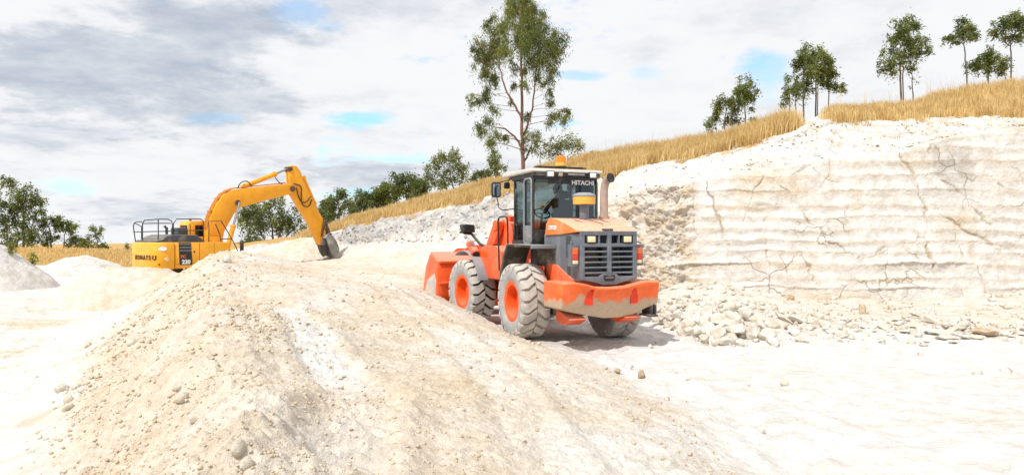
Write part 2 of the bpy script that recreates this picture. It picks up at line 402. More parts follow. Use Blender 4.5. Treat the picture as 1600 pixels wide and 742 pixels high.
def tps(X, Y):
    sh = X.shape; X = X.ravel(); Y = Y.ravel(); o = np.empty(len(X))
    for i in range(0, len(X), 20000):
        d2 = (X[i:i+20000, None]-CTRL[None, :, 0])**2+(Y[i:i+20000, None]-CTRL[None, :, 1])**2
        o[i:i+20000] = (.5*d2*np.log(d2+1e-9)) @ _w[:-3]+_w[-3]+_w[-2]*X[i:i+20000]+_w[-1]*Y[i:i+20000]
    return o.reshape(sh)
def seg_dist(X, Y, a, b):
    ax, ay = a; bx, by = b; t = np.clip(((X-ax)*(bx-ax)+(Y-ay)*(by-ay))/((bx-ax)**2+(by-ay)**2), 0, 1)
    return np.hypot(X-ax-t*(bx-ax), Y-ay-t*(by-ay))
def path_dist(X, Y, pts):
    d = seg_dist(X, Y, pts[0], pts[1])
    for a, b in zip(pts[1:], pts[2:]): d = np.minimum(d, seg_dist(X, Y, a, b))
    return d
EDGE = [(1.75, 4), (1.55, 6), (1.2, 9), (.7, 11.5), (.1, 13.3), (-.6, 15.2), (-1.7, 17.2), (-2.8, 19.6)]     # right brow of the heap
FOOTL = [(-3.3, 3.6), (-4.9, 7.3), (-6.3, 9.7), (-8.7, 14.3), (-11, 20), (-12.8, 25)]
RIDGE = [(-1.15, 2.6), (-1.8, 4.83), (-3.07, 7.35), (-4.3, 9.9), (-6.5, 15.5), (-8.5, 20.4), (-9.9, 24)]
TRACKS = [[(1.05, 4.5), (.75, 7), (.3, 9.6), (-.5, 12.3), (-1.7, 15.5), (-3.1, 19)], [(.35, 4.2), (.0, 7), (-.6, 10), (-1.6, 13), (-3., 16.8), (-4.4, 20)], [(-1.05, 4.2), (-1.3, 6.2), (-2.3, 8.3), (-3.4, 11), (-4.3, 13.4)]]
def floor_z(X, Y, detail=True):
    far = sstep(Y, 62, 90)
    z = tps(np.clip(X, -70, 45), np.minimum(Y, 75))*(1-far)+far*(.3-.026*np.maximum(Y-66, 0))
    side = sstep(np.abs(X), 55, 120); z = z*(1-side)+side*(-.3-.012*np.maximum(np.abs(X)-60, 0)-.0*Y)
    # mask of rough heaped ground: between left foot and right edge
    xl = np.interp(Y, [p[1] for p in FOOTL], [p[0] for p in FOOTL]); xr = np.interp(Y, [p[1] for p in EDGE]+[26], [p[0]+.75 for p in EDGE]+[-1.])
    rough = sstep(X, xl-.5, xl+.7)*(1-sstep(X, xr-.35, xr+.35))*(1-sstep(Y, 44, 52))*sstep(Y, -1, 1)
    xrd = np.interp(Y, [p[1] for p in RIDGE], [p[0] for p in RIDGE])
    scree = rough*(1-sstep(X, xrd-.1, xrd+.5))
    if detail:
        big = fbm(X*.45, Y*.45, oct=3); med = fbm(X*1.7, Y*1.7, 4., oct=4, gain=.58); sm = fbm(X*7, Y*7, 9., oct=3, gain=.6); sm2 = np.abs(pnoise(X*13, Y*13, 5.))
        z = z+rough*(.06*big+.046*med+.034*sm+.022*sm2)+scree*(.05*big+.045*np.abs(med)+.016*sm)
        z = z+(1-rough)*(1-sstep(Y, 46, 54))*(.024*big+.03*med+.013*sm)
        rd = path_dist(X, Y, RIDGE); z = z+rough*(.15*np.exp(-(rd/.5)**2)*(1+.6*pnoise(X*1.1, Y*1.1, 4.)))*sstep(Y, 2.4, 4)*(1-sstep(Y, 21, 25))
        comp = rough*(1-scree)*(1-np.exp(-(rd/.6)**2)); z = z-comp*.024*med-comp*.014*sm
        # tyre and track prints pressed into the plateau
        for tr in TRACKS:
            d = path_dist(X, Y, tr); wk = 1. if len(tr) == 5 else .45; z = z-wk*.05*(1-sstep(d, .22, .36))+wk*.03*np.exp(-((d-.42)/.1)**2)
            along = np.hypot(X-tr[0][0], Y-tr[0][1]); z = z+wk*.022*(1-sstep(d, .2, .3))*np.sin(along*2*math.pi/.17)
        for k, (a, b) in enumerate([((3.2, 3), (1.5, 19)), ((5.2, 3), (2.6, 16)), ((14, 9.5), (3.5, 13)), ((14, 11), (4, 14.2)), ((-7, 5), (-13, 20)), ((-9, 5), (-16, 22))]):
            d = seg_dist(X, Y, a, b); z = z-.02*(1-sstep(d, .15, .3))+.018*np.exp(-((d-.36)/.1)**2)*(1+.7*pnoise(X*2, Y*2, k))
    # stand-clear of the machines
    lx, ly = local(X, Y, LO, LYAW)
    m = sstep(lx, -3.2, -2.2)*(1-sstep(lx, 5.9, 6.6))*(1-sstep(np.abs(ly-.02*lx), 1.25, 1.55))
    z = np.where(m > 0, z*(1-m)+m*np.minimum(z, .012*pnoise(X*3, Y*3)-.07*sstep(-ly, .3, 1.0)*(1-sstep(np.abs(lx+.1), 1.2, 2.6))), z)
    ex, ey = local(X, Y, XO, XYAW)
    m = (1-sstep(np.abs(ex), 2.6, 3.6))*(1-sstep(np.abs(ey), 1.7, 2.6))
    z = z*(1-m)+m*np.minimum(z, -.35)
    # rubble banked up at the foot of the cut
    toe = 15.3+.9*pnoise(X*.35, 3.)-1.5*np.exp(-((X-4.6)/1.7)**2)
    rb = sstep(X, 3.2, 4.6)*np.clip((Y-toe)/np.maximum(19.6-toe, 1), 0, 1)
    hgt = .36+.16*pnoise(X*.4, 7.)+.3*np.exp(-((X-5.2)/1.6)**2)-.12*np.exp(-((X-9.0)/1.3)**2)
    rub = rb*hgt
    if detail: rub = rub*(1+.22*fbm(X*1.5, Y*1.5, 2., oct=4))
    z = z+rub*(1-sstep(Y, 24, 30))
    tan = np.clip(rough*(.72+.35*fbm(X*.5, Y*.5, 5., oct=3))+scree*.06, 0, 1)
    for tr in TRACKS: tan = tan*(1-(.3+.55*sstep(Y, 6., 7.5) if len(tr) == 5 else .5)*(1-sstep(path_dist(X, Y, tr)+.14*pnoise(X*2, Y*2, 2.), .12, .40))*(1 if len(tr) == 5 else sstep(pnoise(X*.5, Y*.3, 6.), -.3, .3)))
    tan = tan*(1-.55*sstep(fbm(X*.33+3, Y*.22, 8., oct=2), .12, .45)*(1-scree))
    tan = np.clip(tan+.45*np.clip(rb*4, 0, 1)*(Y < 30)+(1-rough)*((.16+.14*(X < -2))*sstep(fbm(X*.3, Y*.5, 1.5, oct=4), .0, .6)+(.2+.42*(X < -2))*sstep(fbm(X*.35-Y*.1, Y*2.2, 6.5, oct=3), .15, .7)), 0, 1)
    tan = np.maximum(tan, .55*m)
    thatch = sstep(Y+2*pnoise(X*.12, Y*.1), 46.5, 49.5)
    return z, tan, thatch, rough, scree, rb
def floor_at(x, y): return float(floor_z(np.array([x], float), np.array([y], float))[0][0])
rows = np.concatenate([np.linspace(-14, 1.6, 26)[:-1], np.geomspace(1.6, 2.9, 30)[:-1], np.geomspace(2.9, 48, 620), np.geomspace(50, 900, 60)])
ua = np.concatenate([np.linspace(-3.2, -.86, 60)[:-1], np.linspace(-.86, .86, 720), np.linspace(.86, 3.2, 60)[1:]])
YY, UU = np.meshgrid(rows, ua, indexing='ij'); XX = UU*np.maximum(YY, 5.0)*np.where(YY < 5, 1.0, 1.0)
ZZ, TAN, THA, ROUGH, SCREE, RB = floor_z(XX, YY)
nr, nc = YY.shape; idx = np.arange(nr*nc).reshape(nr, nc)
quads = np.stack([idx[:-1, :-1], idx[:-1, 1:], idx[1:, 1:], idx[1:, :-1]], -1).reshape(-1, 4)
Vg = np.stack([XX, YY, ZZ], -1).reshape(-1, 3)
ground = mesh_np('ground', Vg, quads, None, M['earth'], smooth=True, attrs={'tan': TAN.ravel(), 'thatch': THA.ravel(), 'grey': np.zeros(nr*nc), 'crack': np.zeros(nr*nc)})
tag(ground, 'pale chalky quarry floor with a long heap of loose tan earth across it', kind='structure')

# ------------------------------------------------------------------ the cut face and the hillside above it: sections along the pit's edge
ST = [ # column, then (row, distance) of foot, brow of the cut, lower edge of the grass, hilltop
 (340,(400,42.5),(396,44),(393,46),(390,49)),
 (400,(396,40.5),(389,42),(385,44),(380,47)),(480,(402,38.8),(385,40.3),(375,41.5),(369,45)),(520,(406,37.5),(382,39.5),(362,41),(357,44)),(560,(410,34.5),(379,37.5),(352,40),(344,43)),
 (620,(420,29.5),(376,34),(338,38.5),(326,42)),(700,(440,24.8),(372,29),(325,35),(306,39)),(760,(455,23.0),(368,27),(308,33),(290,37)),(800,(462,22.4),(358,26),(300,31),(281,36)),
 (860,(468,21.8),(335,25),(290,30),(264,34.5)),(920,(474,21.2),(318,23.5),(283,28.5),(254,33)),(960,(478,20.8),(307,22.6),(272,27.5),(249,32)),(1010,(480,20.4),(295,21.4),(259,26.5),(241,31)),
 (1050,(482,20.1),(289,21.1),(250,26),(236,30.5)),(1080,(484,19.9),(284,21.0),(246,25.8),(230,30)),(1150,(485,19.75),(271,20.8),(230,25.5),(216,29.5)),(1210,(486,19.7),(263,20.75),(216,25.2),(204,29)),
 (1245,(486,19.7),(257,20.75),(206,25),(197,29)),(1270,(486,19.7),(251,20.75),(192,25.3),(187,29)),(1300,(486,19.7),(246,20.75),(186,25.5),(176,29)),(1400,(486,19.7),(238,20.75),(191,25.5),(172,30)),
 (1470,(486,19.7),(216,20.8),(184,25.5),(153,30.5)),(1530,(486,19.7),(206,20.8),(182,25.5),(145,31)),(1600,(486,19.8),(198,20.9),(188,25),(133,31.5)),(1720,(486,20),(188,21.2),(175,26),(118,32)),
 (1950,(486,20.5),(170,21.8),(155,27),(95,34)),(2300,(486,21.5),(160,23),(140,29),(85,37)),(2800,(486,24),(190,26),(170,33),(120,42))]
cols = np.array([s[0] for s in ST], float)
nu = 1150; ucol = np.concatenate([np.linspace(340, 980, 330)[:-1], np.linspace(980, 1640, 650)[:-1], np.linspace(1640, 2800, 160)])
nu = len(ucol)
knots = []
for k in range(4):
    y = np.interp(ucol, cols, [s[k+1][0] for s in ST]); d = np.interp(ucol, cols, [s[k+1][1] for s in ST])
    ker = np.exp(-.5*(np.arange(-14, 15)/6.)**2); ker /= ker.sum()
    ys = np.convolve(np.pad(y, 14, 'edge'), ker, 'valid'); ds = np.convolve(np.pad(d, 14, 'edge'), ker, 'valid')
    knots.append(np.stack([(ucol-CX)/FPX*ds, ds, CAM_H-(ys-CY)/FPX*ds], -1))
foot, brow, gedge, top = knots
below = foot.copy(); below[:, 2] -= .9; below[:, 1] -= .15
back1 = top.copy(); back1[:, :2] += (np.stack([.05+0*ucol, 1+0*ucol], -1))*14; back1[:, 0] = top[:, 0]*(top[:, 1]+14)/top[:, 1]; back1[:, 2] = top[:, 2]+.15
back2 = back1.copy(); back2[:, 0] *= 1.9; back2[:, 1] *= 1.9; back2[:, 2] -= 4.5
secs = [below, foot, brow, gedge, top, back1, back2]; segn = [4, 190, 70, 60, 14, 6]
rowsP = []; tpar = []
for i in range(6):
    for t in np.linspace(0, 1, segn[i], endpoint=False): rowsP.append(secs[i]*(1-t)+secs[i+1]*t); tpar.append(i+t)
rowsP.append(secs[-1]); tpar.append(6.)
H = np.stack(rowsP, 0); tpar = np.array(tpar)
# round the corners of the section
for _ in range(5):
    Hs = H.copy(); Hs[1:-1] = .25*H[:-2]+.5*H[1:-1]+.25*H[2:]; H = Hs
du = np.gradient(H, axis=1); dv = np.gradient(H, axis=0); Nn = np.cross(du, dv); Nn /= np.linalg.norm(Nn, axis=-1)[..., None]+1e-9
Nn = np.where((Nn[..., 1:2] > 0) & (Nn[..., 2:3] < .2), -Nn, Nn); Nn = np.where(Nn[..., 2:3] < -.2, -Nn, Nn)
C = np.broadcast_to(ucol[None], H.shape[:2]); T = np.broadcast_to(tpar[:, None], H.shape[:2])
X, Y, Z = H[..., 0], H[..., 1], H[..., 2]
cutm = sstep(C, 1045, 1085)*sstep(T, 1.0, 1.06)*(1-sstep(T, 1.93, 2.03))       # sawn, banded part of the face
slope = sstep(T, 1.97, 2.1)*(1-sstep(T, 2.98, 3.1)); bank = (1-sstep(C, 930, 1000))*sstep(T, 1., 1.1)*(1-sstep(T, 2.9, 3.05))
corner = sstep(C, 930, 985)*(1-sstep(C, 1058, 1100))*sstep(T, 1., 1.1)*(1-sstep(T, 1.95, 2.1))
# bands: heights of the shadowed ledges in the cut
wob = .10*pnoise(X*.35, Z*.2, 3.)+.05*pnoise(X*1.3, Z*.6, 5.)+.025*pnoise(X*4, Z*2, 8.)
zz = Z+wob
ledges = np.array([.72, .98, 1.38, 1.72, 2.02, 2.38, 2.72, 3.05, 3.5, 3.95, 4.4, 4.8, 5.2])
amp = np.array([.045, .022, .075, .024, .032, .018, .022, .024, .03, .024, .02, .02, .02])
disp = np.zeros_like(Z); band_tan_shade = np.zeros_like(Z)
for i, (zl, a) in enumerate(zip(ledges, amp)):
    hi = ledges[i+1] if i+1 < len(ledges) else zl+.4
    t = np.clip((zz-zl)/(hi-zl), 0, 1); inb = (zz >= zl) & (zz < hi)
    a_ = a*(.15+1.2*sstep(pnoise(X*.5, i*7.7), -.35, .4))
    sh = .75 if i in (0, 2, 8) else .12; disp = disp+np.where(inb, (a_*.62+.004)*np.cos(2*math.pi*t)*(1-sh)+sh*a_*((1-t)**1.4*1.1-.3*np.sin(t*math.pi)), 0)
    band_tan_shade = band_tan_shade+np.where(inb, sstep(t, .45, .97)*.55*(.5+.6*sstep(pnoise(X*.5, i*3.3), -.3, .4)), 0)+np.exp(-((zz-zl+.03)/.035)**2)*np.clip(.25+a*5, 0, 1)*sstep(pnoise(X*.7, i*5.1), -.3, .2)  # tan strata, with the shade under each ledge lip put into the colour
lump = fbm(X*.6, Y*.6, Z*.6, oct=3); rockn = fbm(X*1.6, Y*1.6, Z*1.9, oct=4, gain=.55); finen = fbm(X*6, Y*6, Z*7, oct=3, gain=.6)
ridged = fbm(X*1.1, Y*1.1, Z*1.6, oct=4, ridge=True)
chunk2 = np.round(fbm(X*3.4, Y*3.4+31, Z*4.6, oct=2)*4)/4; streak = pnoise(X*5, 1.7, Z*.5)+.6*pnoise(X*13, 5.7, Z*.9)
chunk = np.floor(fbm(X*1.4, Y*1.4, Z*2.2, 9., oct=2)*4)/4 if False else np.round(fbm(X*1.4, Y*1.4, Z*2.2, oct=2)*4)/4
D = cutm*(disp-.0+.05*lump+.022*rockn+.008*finen)
spall = cutm*sstep(fbm(X*.42, Z*.55, 4.4, oct=3), .28, .5); D = D-spall*(.05+.05*rockn)
D = D+slope*(.10*lump+.10*rockn+.04*finen-.06*np.maximum(ridged-.9, 0))
upb = .25+.75*sstep(T+.15*pnoise(X*.4, Y*.4, 2.), 1.3, 1.75); D = D+bank*upb*(.10*lump+.085*rockn+.035*finen)
D = D+corner*(.12*lump+.16*chunk+.13*chunk2+.10*rockn+.05*finen)
D = D+sstep(T, 3., 3.2)*(.12*lump+.05*rockn)
# long cracks down the face, given along its length and height
CRACKS = [([(1105,285),(1118,330),(1132,360),(1140,410)],1.5),([(1190,275),(1172,320),(1160,345)],1.),([(1408,240),(1432,290),(1447,330),(1449,370),(1458,430)],1.2),([(1408,255),(1440,310),(1490,350),(1545,380),(1600,400)],1.6),
 ([(1220,290),(1268,345),(1290,372),(1330,400)],1.),([(1450,215),(1462,270),(1500,300),(1548,350)],1.),([(1195,340),(1196,385),(1205,430)],.7),([(1145,400),(1143,460)],.8),([(1370,395),(1420,378),(1446,372)],.8),
 ([(1220,398),(1235,435)],.8),([(1260,410),(1268,440)],.7),([(1480,405),(1488,440)],.6),([(1300,230),(1296,275),(1280,300)],.6),([(1560,290),(1590,300),(1600,292)],1.),([(1080,300),(1084,345),(1098,380)],.6),([(1345,280),(1348,330)],.5),([(1530,420),(1545,470)],.8),([(1240,470),(1262,495)],.8)]
PY = CY-(Z-CAM_H)*FPX/Y
crack = np.zeros_like(Z); wj = 5*fbm(X*2.5, Z*2.5, 6., oct=4)
wj2 = 5*fbm(X*2.5, Z*2.5, 16., oct=4)
for pts, wgt in CRACKS:
    d = path_dist(C+wj*1.3, PY+wj2*1.2, pts)
    crack = np.maximum(crack, wgt*np.exp(-(d/(1.0+.9*wgt*sstep(pnoise(X*1.1, Z*1.1, 3.+wgt), -.2, .5)))**2)*(.25+.75*sstep(pnoise(X*1.5, Z*1.5, wgt*9), -.25, .25)))
crack = np.clip(crack, 0, 1)*sstep(T, 1., 1.05)*(1-sstep(T, 2.0, 2.15))
D = D-.05*crack
Hd = H+Nn*D[..., None]
lam = pnoise(X*.35, 3.3, zz*8.5)+.5*pnoise(X*.5, 8.3, zz*19)
tanH = .04+.10*cutm+.16*bank+cutm*.34*sstep(lam, .15, .6)*sstep(pnoise(X*.5, 1.1, Z*1.2), -.4, .3)+.25*sstep(lump, -.2, .6)*slope+.5*corner*sstep(rockn+.5*lump, -.3, .4)+.42*corner+cutm*np.clip(band_tan_shade*.6, 0, .6)+cutm*.18*sstep(rockn, .0, .7)+cutm*.35*sstep(streak, .15, .8)*sstep(pnoise(X*.4, 6.6, Z*.6), -.1, .4)
tanH = tanH+cutm*.5*np.exp(-((Z-.35)/.28)**2)*sstep(pnoise(X*.5, 2.2), -.3, .3)+bank*.25*sstep(lump, -.1, .5)+bank*(1-sstep(T, 1.3, 1.9))*.35
for (bx, by, rx, ry, g) in [(1195,272,34,22,.5),(1425,248,22,18,.45),(1487,245,34,42,.3),(1165,300,30,36,.45),(1235,295,30,16,.5),(1560,255,30,14,.35),(1500,345,32,24,.4),(1270,480,60,22,.5),(1550,478,40,14,.45),(1590,200,40,8,.7),(1480,212,30,6,.5)]:
    tanH = tanH+g*np.exp(-((C-bx+wj)/rx)**2-((PY-by+wj2)/ry)**2)*(1-sstep(T, 2.4, 2.8))*1.0
greyH = bank*sstep(T+.2*lump-np.interp(C, [520, 600, 700], [1.75, 1.95, 2.2]), -.1, .25)*sstep(C, 500, 530)*(1-sstep(C, 770, 850))*(.72)+.40*slope*sstep(ridged, .95, 1.35)+.55*np.exp(-((C-1487+wj)/36)**2-((PY-250)/44)**2)*cutm
nz = .30*pnoise(X*.5, Y*.5, 2.)+.30*pnoise(X*1.6, Y*1.6, 5.)+.12*pnoise(X*4, Y*4, 9.)
gapm = np.clip(1.25*np.exp(-((C-1272)/24)**2), 0, 1)
thH = sstep(T+nz, 2.9, 3.12)*(1-.75*sstep(fbm(X*.8, Y*.8, 7., oct=3), .22, .5)*(1-sstep(T, 3.4, 3.9)))*(1-gapm*(1-sstep(T, 4.1, 4.4)))
nrh, nch = Z.shape; ih = np.arange(nrh*nch).reshape(nrh, nch)
qh = np.stack([ih[:-1, :-1], ih[:-1, 1:], ih[1:, 1:], ih[1:, :-1]], -1).reshape(-1, 4)
hill = mesh_np('hillside', Hd.reshape(-1, 3), qh, None, M['earth'], smooth=True, attrs={'tan': np.clip(tanH, 0, 1).ravel(), 'thatch': thH.ravel(), 'grey': np.clip(greyH, 0, 1).ravel(), 'crack': crack.ravel(), 'cut': (cutm*sstep(T, 1.05, 1.1)).ravel()})
tag(hill, 'white banded quarry face cut into a grassy hillside', kind='structure')
bvh_hill = BVHTree.FromObject(hill, bpy.context.evaluated_depsgraph_get())
bvh_ground = BVHTree.FromObject(ground, bpy.context.evaluated_depsgraph_get())
def drop(x, y):
    """height of the terrain under a point"""
    z = -99
    for b in (bvh_hill, bvh_ground):
        h = b.ray_cast(Vector((x, y, 60)), Vector((0, 0, -1)))
        if h[0] is not None: z = max(z, h[0].z)
    return z
# ------------------------------------------------------------------ wheel loader (x forward, y left, z up in its own frame)
M['orange'] = paint('loader_orange', (.84, .095, .008), .38, .20, .40, 2.2, coat=.25)
M['orange_cw'] = paint('counterweight_orange', (.86, .125, .012), .42, .28, .45, 2.6, low=(.78, .99, .55), dustcol=(.50, .40, .28))
M['orange_hood'] = paint('hood_lit_top', (.86, .20, .03), .42, .35, .66, 2.0, dustcol=(.82, .60, .47))  # dusty hood; sunlit paleness of its top painted in as peach
M['orange_rim'] = paint('rim_orange', (.85, .10, .008), .45, .22, .2, 4.)
M['grey'] = paint('loader_grey', (.115, .13, .155), .45, .25, .35, 2.4, dustcol=(.50, .47, .42))
M['greyl'] = paint('fender_grey', (.21, .225, .25), .5, .25, .4, 2.6, dustcol=(.55, .50, .43))
M['darkm'] = paint('dark_steel', (.035, .035, .037), .5, .35, .5, 3.5)
M['mud'] = paint('muddy_dark', (.07, .055, .042), .8, .55, .4, 3.)
M['black'] = paint('black_plastic', (.012, .012, .014), .42, .12, .25, 5.)
M['cabdark'] = plain('cab_lining', (.02, .021, .024), .8)
M['roofc'] = paint('cab_roof_cream', (.55, .53, .48), .55, .35, .3, 4.)
M['steel'] = paint('worn_steel', (.42, .42, .43), .32, .4, .3, 6., metal=.9)
M['exh'] = paint('exhaust_rust', (.40, .30, .24), .6, .6, .2, 7., dustcol=(.45, .36, .29))
M['glass'] = glass('cab_glass', (.62, .70, .72), .05)
M['glassd'] = glass('tinted_glass', (.20, .26, .32), .05)
M['white'] = plain('white_vinyl', (.82, .82, .82), .45)
M['lampw'] = plain('lamp_lens', (.85, .84, .80), .15)
M['lampy'] = plain('amber_lens_pale', (.82, .66, .40), .2)
M['amber'] = plain('amber_beacon', (.95, .22, .01), .2)
M['amberl'] = plain('amber_beacon_base', (.85, .42, .06), .25)
M['red'] = plain('red_lens', (.72, .03, .01), .2)
M['redo'] = plain('orange_lens', (.95, .13, .01), .2)
M['precl'] = plain('precleaner_band', (.75, .40, .06), .3)
M['sidewall'] = paint('tyre_sidewall', (.36, .36, .35), .8, 1., .5, 3.5, dustcol=(.43, .425, .41))
M['tread'] = paint('tyre_groove', (.028, .027, .026), .85, .35, .35, 6., dustcol=(.42, .37, .31))
M['lug'] = paint('tyre_lug_dusty', (.46, .43, .39), .9, .95, .75, 5., dustcol=(.68, .63, .56))
M['tread_caked'] = paint('tyre_groove_caked', (.40, .36, .30), .9, .9, .5, 6., dustcol=(.54, .48, .40))
M['skin'] = plain('skin', (.40, .22, .14), .55)
M['navy'] = plain('navy_workwear', (.014, .017, .032), .85)
M['cap'] = plain('dark_cap', (.01, .01, .013), .8)

loader = empty('wheel_loader', LO, LYAW+R(90), 'orange articulated wheel loader with a grey rear grille driving away beside the cut', 'wheel loader')
ART = R(7.); PIV = 1.5
def FA(v):
    x, y = v.x-PIV, v.y
    return Vector((PIV+x*math.cos(ART)-y*math.sin(ART), x*math.sin(ART)+y*math.cos(ART), v.z))
def tyre_mb(r=.8, hw=.3, rim=.405, n=20):
    b = MB()
    prof = [(rim-.03, -hw*.80), (rim+.02, -hw*.86), (rim+.05, -hw*.94), (r*.70, -hw*1.02), (r*.82, -hw*1.03), (r*.90, -hw*.97), (r*.925, -hw*.90), (r*.932, -hw*.5), (r*.936, 0),
            (r*.932, hw*.5), (r*.925, hw*.90), (r*.90, hw*.97), (r*.82, hw*1.03), (r*.70, hw*1.02), (rim+.05, hw*.94), (rim+.02, hw*.86), (rim-.03, hw*.80)]
    b.lathe(prof, (0, 0, 0), (0, 1, 0), 64, mi=[0]*5+[1]*6+[0]*5)
    pitch = 2*math.pi/n
    for side in (-1, 1):
        for i in range(n):
            a0 = i*pitch+(pitch/2 if side > 0 else 0)
            st = [(1.04, .845, 0., .36), (1.0, .955, 0., .38), (.86, .995, .0, .385), (.60, 1.0, .02, .37), (.30, 1.0, .30, .355), (.03, 1.0, .52, .34)]
            vs = []
            for s_, rr, off, w in st:
                for da, rad in ((-w, rr*r), (w, rr*r), (w, min(rr*r-.03, r*.92)), (-w, min(rr*r-.03, r*.92))):
                    a = a0+(off+da)*pitch; vs.append((math.sin(a)*rad, side*s_*hw, math.cos(a)*rad))
            fs = [(0, 1, 2, 3), tuple(4*(len(st)-1)+k for k in (3, 2, 1, 0))]
            for q in range(len(st)-1):
                for k in range(4): fs.append((4*q+k, 4*q+4+k, 4*q+4+(k+1) % 4, 4*q+(k+1) % 4))
            b.add(vs, fs, 2)
    return b
def rim_mb(rim=.405, hw=.3, side=1):
    b = MB(); s = side
    b.lathe([(rim-.05, -hw*.7*s), (rim-.05, .02*s), (rim-.035, hw*.70*s), (rim+.03, hw*.86*s), (rim+.035, hw*.90*s), (rim+.0, hw*.91*s), (rim-.06, hw*.84*s), (rim-.085, hw*.5*s), (rim-.10, .03*s), (rim-.16, .0), (.17, .0), (.16, .07*s), (.13, .10*s), (.0, .10*s)], (0, 0, 0), (0, 1, 0), 40)
    for k in range(12):
        a = 2*math.pi*k/12; b.lathe([(.016, -.01*s), (.016, .035*s), (0, .036*s)], (math.sin(a)*.21, 0, math.cos(a)*.21), (0, 1, 0), 6)
    return b
def wheel(loc, side, rot, caked, T=None):
    w = empty('wheel', loc, rot); w.parent = loader
    t = tyre_mb().build('tyre', [M['sidewall'], M['tread_caked'] if caked else M['tread'], M['lug']], w, bevel=.006, seg=1)
    k = rim_mb(side=side).build('rim', M['orange_rim'], w)
    a = random.random()*6; t.rotation_euler = (0, a, 0); k.rotation_euler = (0, a, 0)
    return w
for s_ in (1, -1):
    wheel((0, s_, .8) if s_ > 0 else (-.05, -1.16, .735), s_, 0, True)
    p = FA(Vector((3.1, s_, .8))); wheel(p, s_, ART, False)

# chassis, axles, counterweight
b = MB(); b.box((-1.3, -.42, .62), (1.35, .42, 1.25)); b.prism([(-.3, 1.05), (-.42, 1.62), (-.9, 1.60), (-1.62, 1.34), (-1.62, 1.08)], -.63, .63)
b.tube([(0, -.8, .8), (0, -.3, .82), (0, .3, .82), (0, .8, .8)], [.14, .2, .2, .14], 14); b.box((1.1, -.22, .7), (1.7, .22, 1.15))
b.prism([(-1.25, .75), (-1.85, .58), (-1.55, .45), (-1.2, .50)], .42, .80); b.prism([(-1.25, .75), (-1.85, .58), (-1.55, .45), (-1.2, .50)], -.80, -.42)
b.build('rear_frame', M['orange'], loader, bevel=.015)
b = MB(); b.box((-1.2, -.6, 1.0), (-.2, .6, 1.32)); b.box((-1.0, -.62, .55), (.6, .62, .78)); b.build('belly_plate', M['mud'], loader, bevel=.02)
def counterweight():
    # front-view outline, lofted forward; the lower edge undercuts
    top = [(1.08, 1.30), (.80, 1.315), (.55, 1.27), (.35, 1.215), (0, 1.20), (-.35, 1.215), (-.55, 1.26), (-.80, 1.30), (-1.14, 1.29)]
    bot = [(-1.14, .84), (-.9, .76), (-.62, .63), (-.3, .58), (.05, .58), (.40, .64), (.80, .72), (1.08, .80)]
    loop = top+bot; n = len(loop); b = MB(); rings = []
    for x, inset, und in ((-1.18, 0., 0.), (-1.70, 0., 0.), (-1.92, .015, 0.), (-2.0, .10, 0)):
        ring = []
        for y, z in loop:
            yy = y*(1-inset*.5)-.03
            bow = .05*(1-(y/1.1)**2) if x < -1.9 else 0
            low = max(0, (.95-z)/.42)
            ring.append((x-bow+(.30*low if x < -1.6 else 0), yy, z-(.02 if inset > .05 and z > 1.1 else 0)))
        rings.append(ring)
    vs = [p for r_ in rings for p in r_]; fs = [list(range(n)), [3*n+i for i in range(n-1, -1, -1)]]
    for q in range(3):
        for i in range(n): fs.append((q*n+i, q*n+(i+1) % n, (q+1)*n+(i+1) % n, (q+1)*n+i))
    b.add(vs, fs); o = b.build('counterweight', M['orange_cw'], loader, bevel=.022, seg=3)
    cs = []
    for y, tilt in ((.44, .25), (-.56, -.25)):
        c = MB(); rot = Euler((tilt, 0, 0))
        pts = [(rot.to_matrix() @ Vector((0, math.cos(a)*.065, math.sin(a)*.15))) for a in np.linspace(0, 2*math.pi, 20, endpoint=False)]
        c.prism([(y-.02+p.y, 1.03+p.z) for p in pts], -2.3, -1.86, 'x'); cs.append(c.build('cutter', M['orange_rim'], loader))
    c = MB(); c.prism([(.24, 1.095), (-.36, 1.085), (-.30, 1.035), (-.1, 1.01), (.06, 1.01), (.2, 1.04)], -2.3, -1.94, 'x'); cs.append(c.build('cutter', M['orange_rim'], loader))
    cut(o, cs)
    M['slotlit'] = plain('slot_red_lit', (.75, .035, .005), .5)  # red-lit inside of the slots put into the back panels' colour
    for y in (.44, -.56): b = MB(); b.box((-1.93, y-.10, .86), (-1.90, y+.06, 1.2)); b.build('slot_back', M['slotlit'], loader)
    return o
counterweight()
b = MB(); b.lathe([(.0, 0), (.025, 0), (.025, .01), (0, .01)], (-1.80, -.10, .86), (-1, 0, -.5), 10); b.build('drain_plug', M['black'], loader)
b = MB(); b.box((-1.92, -1.10, .62), (-1.55, -1.06, .82)); b.box((-1.92, -1.02, .60), (-1.55, -.98, .80)); b.box((-1.94, -1.12, .58), (-1.55, -.92, .62)); b.build('tow_step', M['darkm'], loader, bevel=.008)

